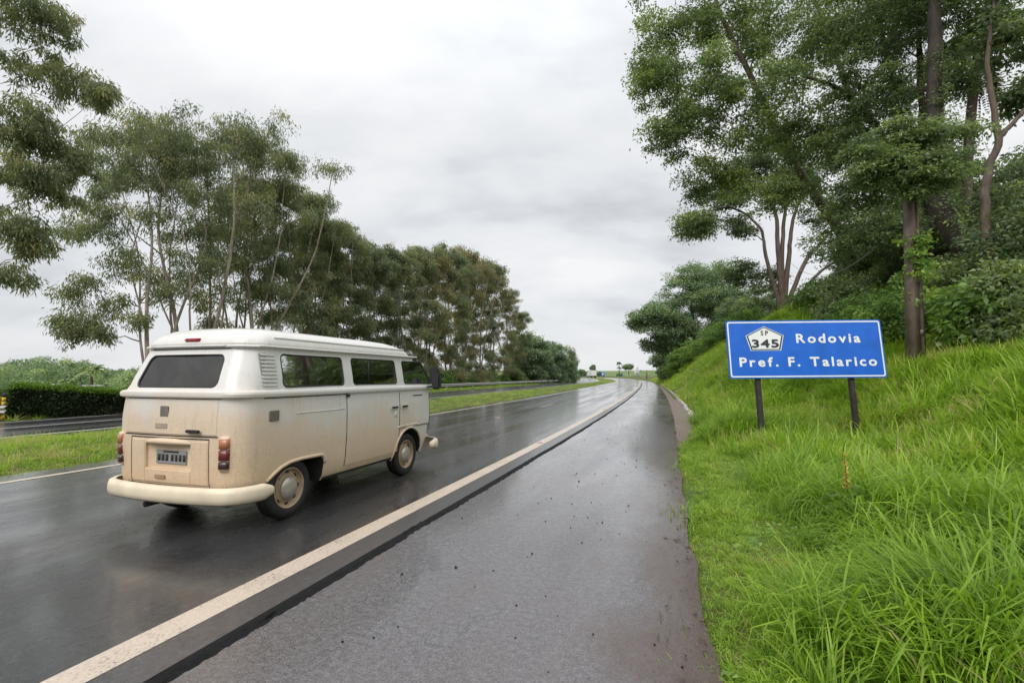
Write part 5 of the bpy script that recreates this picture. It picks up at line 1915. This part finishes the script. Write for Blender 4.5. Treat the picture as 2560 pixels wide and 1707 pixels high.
# bumpers
def bumper(name, front):
    pr_ = [(0, -.075), (.035, -.082), (.060, -.06), (.068, -.02), (.066, .03), (.055, .065), (.03, .078), (0, .075)]
    path = []
    if front:
        W_ = .86
        path = [(2.98, -W_ - .02), (3.15, -W_ - .01), (3.28, -.79), (3.38, -.62), (3.43, -.3), (3.445, 0)]
    else:
        W_ = .86
        path = [(-.36, -W_ - .005), (-.48, -W_ - .005), (-.62, -.83), (-.715, -.74), (-.755, -.60), (-.79, -.3), (-.80, 0)]
    path = path + [(s_, -y_) for s_, y_ in path[-2::-1]]
    pa = catmull(np.array(path, float), 5)
    T_ = np.gradient(pa, axis=0); T_ /= np.linalg.norm(T_, axis=1, keepdims=True)
    N_ = np.stack([T_[:, 1], -T_[:, 0]], -1)
    if front: pass
    ctr_ = np.array([1.3, 0])
    sg = np.sign(((pa - ctr_) * N_).sum(1)); N_ *= sg[:, None]
    zc_ = .385
    V_ = []
    for i in range(len(pa)):
        k = min(1, .55 + .9 * min(i, len(pa) - 1 - i) / 8)
        for d_, z_ in pr_:
            V_.append((pa[i, 0] + N_[i, 0] * (d_ + .01), pa[i, 1] + N_[i, 1] * (d_ + .01), zc_ + z_ * k))
    m_ = len(pr_)
    f_ = grid_faces(len(pa), m_)
    e0 = np.arange(m_)[None, :]; e1 = (np.arange(m_) + (len(pa) - 1) * m_)[None, ::-1]
    return obj(name, mesh_np(name, np.array(V_), [f_, e0, e1], M_BUMP, True), van)


bumper('rear_bumper', False)
bumper('front_bumper', True)
# tail pan between body and bumper, underbody, exhaust
MB().box((-.60, 0, .40), (.24, 1.45, .12)).build('tail_pan', simple('muddy_pan', (.30, .19, .10), .7, 0, .3, 5), van, bevel=.03)
MB().box((1.2, 0, .335), (3.3, 1.2, .12)).box((-.15, 0, .31), (.7, 1.0, .2)).build('underbody', M_UNDER, van)
MB().tube([(-.2, .25, .26), (-.75, .28, .24)], .03, 8).build('exhaust', M_UNDER, van)


# wheels
def lathe(prof, k=40):
    prof = np.array(prof, float)
    a_ = np.linspace(0, 2 * math.pi, k, endpoint=False)
    V_ = np.stack([np.outer(prof[:, 0], np.cos(a_)), np.repeat(prof[:, 1:2], k, 1), np.outer(prof[:, 0], np.sin(a_))], -1).reshape(-1, 3)
    n_ = len(prof)
    i = np.arange(n_ - 1)[:, None] * k; j = np.arange(k)[None, :]; j2 = (j + 1) % k
    return V_, np.stack([i + j, i + j2, i + k + j2, i + k + j], -1).reshape(-1, 4)


TY = lathe([(.20, -.07), (.215, -.083), (.25, -.094), (.285, -.090), (.305, -.078), (.314, -.060), (.316, -.040), (.311, -.036), (.311, -.028), (.317, -.024), (.318, 0), (.317, .024), (.311, .028), (.311, .036), (.316, .040), (.314, .060), (.305, .078), (.285, .09), (.25, .094), (.2, .08)])
RM = lathe([(.213, -.078), (.207, -.088), (.198, -.082), (.19, -.055), (.175, -.040), (.150, -.046), (.128, -.060), (.112, -.062), (.0, -.060)])
HC = lathe([(.118, -.060), (.117, -.074), (.108, -.088), (.080, -.101), (.04, -.108), (.002, -.110)])
tyre_me = mesh_np('tyre', *TY, M_TYRE, True)
rim_me = mesh_np('rim', *RM, M_RIM, True)
hub_me = mesh_np('hub_cap', *HC, M_HUB, True)
slot_me = None
for s_, sgn in ((0, -1), (2.40, -1), (0, 1), (2.40, 1)):
    w_ = bpy.data.objects.new('wheel', tyre_me)
    link(w_, van)
    w_.location = (s_, sgn * .715, .318)
    w_.rotation_euler = (0, R(20 * s_), 0 if sgn < 0 else R(180))
    obj('rim', rim_me, w_)
    obj('hub_cap', hub_me, w_)
    for k in range(8):
        a_ = 2 * math.pi * k / 8
        if slot_me is None:
            o_ = MB().box((0, 0, 0), (.040, .008, .018)).build('vent_hole', M_GAP, w_)
            slot_me = o_.data
        else:
            o_ = obj('vent_hole', slot_me, w_)
        o_.location = (.164 * math.cos(a_), -.0445, .164 * math.sin(a_))
        o_.rotation_euler = (0, -a_ + R(90), 0)
# mirrors and nose details
mq = flank(np.array(2.98), np.array(1.42), .19)
mr = MB().box(mq, (.09, .17, .27)).build('mirror', M_RUB, van, bevel=.035)
MB().tube([flank(np.array(2.90), np.array(1.33), .0), flank(np.array(2.94), np.array(1.34), .10), mq + np.array([0, 0, -.08])], .014, 6).build('mirror_arm', M_RUB, mr)
MB().box(flank(np.array(3.20), np.array(1.52), .05), (.03, .16, .26)).build('mirror', M_RUB, van, bevel=.012)
for sgn in (-1, 1):
    MB().tube([(3.22, sgn * .55, .86), (3.36, sgn * .56, .86)], .10, 20).build('headlight', M_CHR, van)
# ------------------------------------------------------------------ utility pole, wires, fences
M_POLE = simple('weathered_concrete', (0.155, 0.115, 0.092), .75, 0, .35, 3, .6)
M_METAL = simple('galvanised_steel', (0.42, 0.41, 0.39), .45, .7, .2, 5)
M_RUST = simple('rusty_wire', (0.14, 0.10, 0.08), .7, .3, .3, 9)
M_WOOD = simple('grey_timber', (0.17, 0.14, 0.12), .8, 0, .4, 9, .5)
M_YEL = simple('yellow_paint', (0.62, 0.40, 0.04), .5, 0, .2, 9)
M_BLK = simple('black_paint', (0.02, 0.02, 0.02), .5, 0, .2, 9)
PZ = 12.5
fb = at(2288, 880, PZ)
pole = empty('utility_pole', (fb[0], PZ, gz(fb[0], PZ) - .3), 0)
pole.rotation_euler = (0, R(1.6), R(12))
tag(pole, 'weathered concrete utility pole with a recessed side rising into the trees', 'utility pole')
Hp = 5.5
m = MB()
# H section: two flanges joined by a thinner web, tapering upwards
for (x0, x1, y0, y1) in ((-.19, .035, -.13, .13), (.105, .19, -.13, .13), (.035, .105, -.05, .09)):
    V = []
    for z, k in ((0, 1.0), (Hp, .62)):
        V += [(x0 * k, y0 * k, z), (x1 * k, y0 * k, z), (x1 * k, y1 * k, z), (x0 * k, y1 * k, z)]
    m.add(V, [np.array([[0, 1, 5, 4], [1, 2, 6, 5], [2, 3, 7, 6], [3, 0, 4, 7], [4, 5, 6, 7], [3, 2, 1, 0]])])
m.build('shaft', M_POLE, pole)
for z in (1.15, 3.1, 5.0):
    MB().box((.07, -.075, z), (.10, .12, .13)).build('web_block', M_POLE, pole)
# creeper on the pole
g = np.random.default_rng(710)
cs = np.stack([g.uniform(-.05, .45, 26), g.normal(-.12, .12, 26), g.uniform(1.9, 3.6, 26)], -1)
V, Fq, tn = clump_leaves(g, cs, np.full(26, .2), 26, 'broad', g.uniform(.4, .9, 26), .5)
cr = obj('creeper', mesh_np('creeper', V, Fq, M_SHRUB, False, {'tint': tn}), None, (fb[0], PZ, gz(fb[0], PZ) - .3))
tag(cr, 'green creeper climbing the recessed side of the utility pole', 'creeper')
# vines on the dark leaning trunk and the forked tree
g = np.random.default_rng(711)
vp = np.concatenate([at(2440, 690, 17) + (at(2350, 500, 17) - at(2440, 690, 17)) * u for u in np.linspace(-.2, 1, 40)[:, None]] ).reshape(-1, 3)
vp2 = np.array([at(2350, 500, 17) + (at(2338, 150, 17) - at(2350, 500, 17)) * u for u in np.linspace(0, 1, 50)])
cs = np.concatenate([vp, vp2]); cs = cs + g.normal(0, .16, cs.shape) + np.array([0, -.25, 0])
V, Fq, tn = clump_leaves(g, cs, g.uniform(.15, .38, len(cs)), 34, 'broad', g.uniform(.15, .7, len(cs)), .45)
tag(obj('climbing_vine', mesh_np('climbing_vine', V, Fq, M_BROAD, False, {'tint': tn})), 'climbing vine wrapped round the tall dark leaning trunk', 'vine')


def cable(label, a, b, sag, r=.012, grp='overhead cables by the embankment trees'):
    u = np.linspace(0, 1, 16)[:, None]
    p = a + (b - a) * u - np.array([0, 0, sag]) * 4 * u * (1 - u)
    mb = MB().tube(p, r, 5)
    o = mb.build('overhead_cable', M_METAL, None, True)
    tag(o, label, 'cable', grp)


cable('upper overhead cable hanging from the leaning tree', at(2206, 590, 20), at(2085, 625 + 50, 36), .5, .012)
cable('lower overhead cable curving down to the many stemmed tree', at(2212, 600, 20), at(1975, 655, 40), 1.3, .014)
# wire fence among the bushes behind the sign
fence = empty('wire_fence', gpt(2262, 14.5, 0))
tag(fence, 'old sagging wire fence with thin posts beside the utility pole', 'fence')
fx = []
for px_f, Z in ((2195, 16.5), (2262, 14.5), (2388, 13.2), (2490, 12.3)):
    q = gpt(px_f, Z, 0) - np.array(fence.location)
    fx.append(q)
    MB().box(q + np.array([0, 0, .45]), (.08, .08, 1.3)).build('post', M_WOOD, fence)
for h in (.35, .65, .98):
    for a, b in zip(fx[:-1], fx[1:]):
        u = np.linspace(0, 1, 8)[:, None]
        MB().tube(a + (b - a) * u + np.array([0, -.05, h]) - np.array([0, 0, .12]) * 4 * u * (1 - u), .006, 4).build('wire', M_RUST, fence)

# ------------------------------------------------------------------ guard rails on the far carriageway
def w_profile():
    return [(0, -.155), (-.02, -.135), (-.08, -.10), (-.08, -.06), (0, -.02), (0, .02), (-.08, .06), (-.08, .10), (-.02, .135), (0, .155)]


def guard_rail(label, ts, o_, side=1, zt=.58, group=None):
    ts = np.asarray(ts)
    base = P(ts[0], o_, 0)
    root = empty('guard_rail', base)
    tag(root, label, 'guard rail', group)
    pr = np.array(w_profile())
    for th in (0.0,):
        TT, KK = np.meshgrid(ts, np.arange(len(pr)), indexing='ij')
        V = P(TT, o_ - pr[:, 0][KK] * side, zt + pr[:, 1][KK]) - base
        Vb = P(TT, o_ - (pr[:, 0][KK] + .006) * side, zt + pr[:, 1][KK]) - base
        F1 = grid_faces(len(ts), len(pr))
        nV = V.shape[0] * V.shape[1]
        obj('beam', mesh_np('beam', np.concatenate([V.reshape(-1, 3), Vb.reshape(-1, 3)]), np.concatenate([F1, F1[:, ::-1] + nV]), M_METAL, True), root)
    pm = None
    for t0 in np.arange(ts[0] + .4, ts[-1], 4.0):
        q = P(t0, o_ - .06 * side, 0) - base
        if pm is None:
            a = MB().box((0, 0, .18), (.09, .12, 1.0)).build('post', M_METAL, root)
            pm = a.data
        else:
            a = obj('post', pm, root)
        a.location = q
    return root


guard_rail('long galvanised guard rail along the far carriageway below the eucalyptus row', np.arange(26, 136, 2.0), -19.5, 1)
guard_rail('short guard rail beside the tall white sign at the bend', np.arange(186, 202, 2.0), 5.6, -1, .6)
# rail end and striped posts at the left edge
pl = at(3, 1052, 17.0)
for k, (px, Z, lab) in enumerate([(-8, 16.8, 'yellow post with black bands at the rail end, left one'), (6, 17.4, 'yellow post with black bands at the rail end, beside the hedge')]):
    q = at(px, 1045, Z)
    r = empty('striped_post', (q[0], Z, gz(q[0], Z) - .05))
    tag(r, lab, 'post', 'striped posts at the left edge')
    for j in range(7):
        MB().box((0, 0, .10 + j * .155), (.075, .075, .15)).build('band', M_YEL if (j % 3) else M_BLK, r)
r = empty('rail_end', (at(0, 1000, 17.3)[0], 17.3, gz(at(0, 1000, 17.3)[0], 17.3)))
tag(r, 'end of a galvanised guard rail at the left edge by the hedge', 'guard rail')
pr = np.array(w_profile())
u = np.linspace(-3.2, .30, 12)
TT, KK = np.meshgrid(u, np.arange(len(pr)), indexing='ij')
V = np.stack([TT, pr[:, 0][KK] - .05 + .0 * TT, .46 + pr[:, 1][KK]], -1).reshape(-1, 3)
obj('beam', mesh_np('beam', V, grid_faces(12, len(pr)), M_METAL, True), r)
MB().box((-.5, .1, .2), (.1, .1, .8)).build('post', M_METAL, r)

# ------------------------------------------------------------------ clipped hedge
ha, hb = at(28, 1048, 18.2), at(420, 1034, 21.0)
ha[2] = gz(*ha[:2]); hb[2] = gz(*hb[:2])
hv = hb - ha; hL = np.linalg.norm(hv[:2]); hd = hv / hL
hedge = empty('hedge', ha, math.atan2(hd[1], hd[0]))
tag(hedge, 'long clipped dark green hedge with bright new growth on top', 'hedge')
g = np.random.default_rng(720)
nl = 30000
x = g.uniform(-.1, hL, nl); y = g.uniform(0, 1.0, nl)
top = lambda x: 1.36 - .45 * x / hL
side = g.random(nl)
z = np.where(side < .42, top(x) * np.clip(g.normal(.97, .04, nl), .8, 1.12), top(x) * g.random(nl))
y = np.where(side < .42, y, np.where(side < .92, g.normal(.02, .05, nl), g.normal(1, .05, nl)))
C = np.stack([x, y, z], -1)
# a soft irregular face
C[:, 1] += .14 * (vnoise(x * 1.5, z * 2.0, 71) - .5) + .08 * (vnoise(x * 5, z * 5, 72) - .5)
dd = rand_unit(g, nl) + np.where((side < .42)[:, None], np.array([0, 0, 1.0]), np.array([0, -.9, .2]))
V, Fq = leaves_np(C, dd, rand_unit(g, nl), g.uniform(.06, .12, nl), g.uniform(.035, .06, nl))
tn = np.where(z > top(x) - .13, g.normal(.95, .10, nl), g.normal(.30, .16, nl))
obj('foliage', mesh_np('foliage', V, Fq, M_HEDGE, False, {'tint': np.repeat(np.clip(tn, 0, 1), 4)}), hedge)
V = []
for xx in np.linspace(-.05, hL, 30):
    for (yy, zz) in ((.10, -.3), (.10, top(xx) - .12), (.9, top(xx) - .12), (.9, -.3)):
        V.append((xx, yy, zz))
Fh = np.concatenate([grid_faces(30, 4)])
obj('inner_shade_box', mesh_np('inner_shade_box', V, [Fh, np.array([[3, 2, 1, 0], [116, 117, 118, 119]])], M_BARKD), hedge)  # solid dark box standing in for the shade inside the hedge
# scruffy shrub at the hedge's left end
shrub('shrub', 'scruffy shrub overhanging the striped posts at the left edge', -12, 18.5, 0, .62, .4)

# palm and rounded bush in front of the wooded hill, golf carts behind the hedge
pq = np.array([*at(228, 960, 62)[:2], -1.4])
pm_ = empty('palm_tree', pq)
tag(pm_, 'small bushy palm in front of the distant wooded hill', 'palm')
tz = at(228, 935, 62)[2] + 1.4
v, f, cp = tube_np([(0, 0, 0), (.05, 0, tz * .5), (0, 0, tz)], [.2, .17, .15], 8)
obj('trunk', mesh_np('trunk', v, [f] + cp, M_BARKM, True), pm_)
fronds('crown', pm_, np.array([0, 0, tz + .35]), 26, 2.5, (0.0, 1.3), .8, M_HAZYLEAF, 8, .5, 22, (.8, .12))
shrub('shrub', 'rounded pale bush between the two white cart roofs', 145, 58, 0, (1.1, 1.1, .75), 1.0)
M_CART = simple('cart_white', (0.72, 0.72, 0.72), .4, 0, .05, 3)
M_SEAT = simple('cart_seat', (0.10, 0.09, 0.08), .6, 0, .1, 3)
for k, (px, Z, lab) in enumerate([(118, 43, 'golf cart with a white roof, left of the rounded pale bush'), (230, 42, 'golf cart with a white roof, below the small palm')]):
    q = at(px, 970, Z)
    rz_ = at(px, 961 if k == 0 else 964, Z)[2]
    r = empty('golf_cart', (q[0], Z, -1.45), R(20 + 10 * k))
    tag(r, lab, 'golf cart', 'golf carts beyond the hedge')
    h = rz_ + 1.45
    MB().box((0, 0, h), (1.5, 1.05, .07)).build('roof', M_CART, r, bevel=.03)
    for sx_ in (-.68, .62):
        for sy in (-.45, .45):
            MB().tube([(sx_, sy, .45), (sx_ * .95, sy, h)], .02, 6).build('pillar', M_BLK, r)
    m = MB().box((0, 0, .42), (2.1, 1.1, .3)).box((.75, 0, .68), (.4, 1.0, .28))
    m.build('body', M_CART, r, bevel=.05)
    MB().box((-.2, 0, .72), (.5, 1.0, .2)).box((-.5, 0, 1.0), (.12, 1.0, .5)).build('seat', M_SEAT, r, bevel=.04)
    for sx_ in (-.7, .75):
        for sy in (-.5, .5):
            v, f, cp = tube_np([(sx_, sy - .08, .22), (sx_, sy + .08, .22)], .22, 14)
            obj('wheel', mesh_np('wheel', v, [f] + cp, M_BLK), r)

# ------------------------------------------------------------------ far end of the road
M_TRUCKW = simple('truck_white', (0.70, 0.70, 0.70), .5, 0, .06, 1)
tq = P(243, -3.0, 0)
tq = np.array([39.6, 243.0, float(road_z(243))])
tk = empty('cargo_truck', tq, R(8))
tag(tk, 'white box truck driving away on the far bend', 'truck')
MB().box((0, 0, 2.25), (2.5, 6.4, 2.7)).build('cargo_box', M_TRUCKW, tk, bevel=.06)
MB().box((0, 4.3, 1.55), (2.3, 1.9, 1.9)).build('cab', M_TRUCKW, tk, bevel=.2)
MB().box((0, 0.5, .72), (.9, 8.2, .25)).build('chassis', M_BLK, tk)
MB().box((0, -3.24, .62), (2.4, .1, .22)).build('bumper', M_BLK, tk)
MB().box((0, -3.215, 2.25), (.05, .03, 2.5)).build('door_gap', M_BLK, tk)
for y_ in (-2.2, -1.1, 4.0):
    for x_ in (-1.02, 1.02):
        v, f, cp = tube_np([(x_ - .14, y_, .48), (x_ + .14, y_, .48)], .48, 16)
        obj('wheel', mesh_np('wheel', v, [f] + cp, M_BLK), tk)
for x_ in (-1, 1):
    MB().box((x_, -3.3, .85), (.25, .05, .12)).build('tail_light', simple('tail_red%d' % x_, (.4, .02, .02), .3), tk)


def far_sign(name, label, px, pyb, pyt, Z, wpx, mat, legs=True):
    b = at(px, pyb, Z); tpt = at(px, pyt, Z)
    w = wpx * Z / F_PX
    h = tpt[2] - b[2]
    zg = gz(b[0], Z)
    if zg > b[2] - .3: zg = b[2] - 1.2
    r = empty(name, (b[0], Z, zg))
    tag(r, label, 'sign')
    bd = MB().box((0, 0, b[2] - zg + h / 2), (w, .06, h)).build('board', mat, r)
    for s_ in (-.32, .32):
        MB().box((s_ * w, .09, (b[2] - zg) / 2 - .3), (.12, .1, b[2] - zg + .7)).build('post', M_METAL, r)
    return r, bd, b[2] - zg, w, h


r, bd, b0, w, h = far_sign('service_sign', 'small blue service sign with a white figure beside the truck', 1507.5, 942, 931, 262, 8, M_BLUE)
MB().box((0, -.05, b0 + h * .5), (w * .42, .03, h * .5)).build('symbol_field', M_SIGNW, bd)
v, f, cp = tube_np([(0, -.075, b0 + h * .62), (0, -.068, b0 + h * .62)], .14, 12)
MB().box((0, -.075, b0 + h * .44), (.22, .02, .5)).tube([(0, -.085, b0 + h * .64), (0, -.066, b0 + h * .64)], .15, 12).build('symbol', M_BLUE, bd)
r, bd, b0, w, h = far_sign('blue_sign', 'tiny blue sign low in the field beyond the bend', 1558, 943, 938.5, 300, 6, M_BLUE)
r, bd, b0, w, h = far_sign('information_sign', 'tall narrow white sign with two dark emblems at the bend', 1592, 940.5, 912, 212, 12, M_SIGNW)
M_GREY = simple('print_grey', (.22, .22, .24), .5)
for zf in (.72, .28):
    a = np.linspace(0, 2 * math.pi, 25)
    MB().tube(np.stack([np.cos(a) * .42, np.full(25, -.05), b0 + h * zf + np.sin(a) * .42], -1), .07, 6).build('emblem_ring', M_GREY, bd)
    MB().box((0, -.045, b0 + h * zf), (.7, .02, .14)).build('emblem_bar', M_GREY, bd)
for zf in (.93, .55, .48, .10):
    MB().box((0, -.045, b0 + h * zf), (w * .74, .02, .13)).build('print_line', M_GREY, bd)
# dark marker at the end of the guard rail
q = at(1424, 944, 140)
r = empty('marker_post', (q[0], 140, gz(q[0], 140)))
tag(r, 'black marker board on a post at the far end of the long guard rail', 'marker')
hh = at(1424, 938, 140)[2] - r.location.z
MB().box((0, 0, hh * .5 - .1), (.14, .1, hh + .2)).build('post', M_BLK, r)
MB().box((.1, -.05, hh - .35), (.75, .05, .8)).build('board', M_BLK, r)
q = at(1617, 945, 175)
r = empty('timber_post', (q[0], 175, gz(q[0], 175)))
tag(r, 'rust brown timber post by the bushes at the bend', 'post')
MB().box((0, 0, 1.3), (.34, .3, 3.0)).build('shaft', simple('rust_brown', (.20, .09, .035), .7), r)

# trees on the skyline
def sky_tree(name, label, cat, px, pyb, pyt, Z, wpx, flat, seed, n=26):
    b = at(px, pyb, Z); tp_ = at(px, pyt, Z)
    H = tp_[2] - b[2]; w = wpx * Z / F_PX
    g = np.random.default_rng(seed)
    c = b + np.array([0, 0, H * (1 - flat)])
    cs = blob_points(g, [(c, (w / 2, w / 2, H * flat), n)])
    make_tree(name, label, b, [([b, b + np.array([.1, 0, H * .4]), b + np.array([0, 0, H * .8])], [.35, .25, .08])], cs, w * .14 + .25, 60, 'broad', M_HAZYLEAF, M_BARKD, seed, cat, None, 4.2, (.25, .12))


sky_tree('slim_tree', 'slim upright tree on the skyline right above the truck', 'tree', 1483, 941, 908, 330, 11, .42, 731, 24)
sky_tree('umbrella_tree', 'wide umbrella shaped tree on the skyline beside the lone palm', 'tree', 1572, 937, 910, 420, 26, .25, 732, 30)
sky_tree('round_bush', 'dark rounded bush on the skyline left of the truck', 'tree', 1457, 940, 922, 340, 22, .5, 733, 24)
sky_tree('low_bush', 'low bush on the skyline between the truck and the blue sign', 'tree', 1496, 941, 926, 330, 9, .5, 734, 14)
sky_tree('field_bush', 'lone bush low in the field below the skyline palm', 'tree', 1549, 943, 932, 330, 13, .5, 735, 16)
q = at(1548, 940, 400)
pr_ = empty('palm_tree', q)
tag(pr_, 'lone shaggy palm on the skyline beside the umbrella shaped tree', 'palm')
hz = at(1548, 908, 400)[2] - q[2]
v, f, cp = tube_np([(0, 0, 0), (.1, 0, hz * .5), (0, 0, hz)], [.35, .3, .25], 8)
obj('trunk', mesh_np('trunk', v, [f] + cp, M_BARKD, True), pr_)
fronds('crown', pr_, np.array([0, 0, hz]), 22, 2.6, (-.2, 1.4), .5, M_HAZYLEAF, 9, 1.2, 16, (.2, .12))
fronds('dead_fronds', pr_, np.array([0, 0, hz * .72]), 16, 2.2, (-.9, .2), .6, M_HAZYLEAF, 10, 1.0, 14, (.15, .1))
# field vegetation towards the skyline
g = np.random.default_rng(740)
cs, rs = [], []
for k in range(170):
    Z = g.uniform(285, 400); px = g.uniform(1380, 1680)
    x = (px - 1280) / F_PX * Z
    cs.append((x, Z, -1.3 + 10.6 * float(sstep(385, 640, Z)) + g.uniform(0, 1.0))); rs.append(g.uniform(1.0, 2.6))
for k in range(60):
    px = g.uniform(1585, 1680); Z = g.uniform(430, 470)
    cs.append(((px - 1280) / F_PX * Z, Z, g.uniform(2, 7))); rs.append(g.uniform(1.6, 2.6))
V, Fq, tn = clump_leaves(g, np.array(cs), np.array(rs), 26, 'broad', np.clip(g.normal(.35, .3, len(cs)), 0, 1), 3.2)
tag(obj('undergrowth', mesh_np('undergrowth', V, Fq, M_HAZYLEAF, False, {'tint': tn})), kind='stuff')

# ------------------------------------------------------------------ reflective road studs, stones on the shoulder
M_STUD = simple('stud_white', (0.72, 0.70, 0.66), .4, 0, .1, 20)
M_STUDR = simple('stud_lens', (0.45, 0.10, 0.08), .25, 0, .1, 20)
sm = None
for k, (t0, o_, lab) in enumerate([(2.95, -3.26, 'road stud on the lane line behind the van'), (12.1, 0.0, 'road stud standing on the edge line right of the van'), (24.3, 0.0, 'second road stud along the edge line, farther than the one beside the van'), (20.2, O_L, 'road stud on the left edge line just past the van'), (18.2, -3.2, 'road stud on the lane line ahead of the van'), (36.4, 0.0, 'third road stud along the edge line towards the bend')]):
    p = P(t0, o_, .006)
    r = empty('road_stud', p, -math.atan2(DX, DY))
    tag(r, lab, 'road stud', 'reflective road studs')
    for nm, V, mt in (('housing', [(-.075, -.05, 0), (.075, -.05, 0), (.075, .05, 0), (-.075, .05, 0), (-.065, -.022, .022), (.065, -.022, .022), (.065, .022, .022), (-.065, .022, .022)], M_STUD),
                      ('lens', [(-.058, -.049, .004), (.058, -.049, .004), (.058, -.04, .004), (-.058, -.04, .004), (-.056, -.028, .0195), (.056, -.028, .0195), (.056, -.02, .0195), (-.056, -.02, .0195)], M_STUDR)):
        MB().add(V, np.array([[0, 1, 5, 4], [1, 2, 6, 5], [2, 3, 7, 6], [3, 0, 4, 7], [4, 5, 6, 7], [3, 2, 1, 0]])).build(nm, mt, r)
g = np.random.default_rng(750)
m = MB()
oct_ = np.array([[1, 0, 0], [-1, 0, 0], [0, 1, 0], [0, -1, 0], [0, 0, 1], [0, 0, -1]], float)
of = np.array([[0, 2, 4], [2, 1, 4], [1, 3, 4], [3, 0, 4], [2, 0, 5], [1, 2, 5], [3, 1, 5], [0, 3, 5]])
for k in range(190):
    t0 = 2.2 + 20 * g.random()**1.5; o_ = np.clip(g.normal(1.9, .65), .7, 2.95)
    s = g.uniform(.004, .010) * (1.5 if g.random() < .15 else 1)
    m.add(oct_ * s * g.uniform(.7, 1.3, (6, 3)) + P(t0, o_, -.022 + s * .5), of)
tag(m.build('gravel', M_EDGE), kind='stuff')
# twigs, leaf litter and wet mud along the ragged shoulder edge
g = np.random.default_rng(751)
n = 420
t = .8 + 22 * g.random(n)**1.3; o = O_SH - np.abs(g.normal(.0, .12, n)) + .06
c = P(t, o, -.016 + g.uniform(0, .012, n))
V, Fq = leaves_np(c, rand_unit(g, n) * np.array([1, 1, .12]), np.tile([0, 0, 1.], (n, 1)), g.uniform(.02, .09, n), g.uniform(.004, .016, n), .3)
tag(obj('leaf_litter', mesh_np('leaf_litter', V, Fq, M_DEAD, False, {'tint': np.repeat(g.random(n), 4)})), kind='stuff')
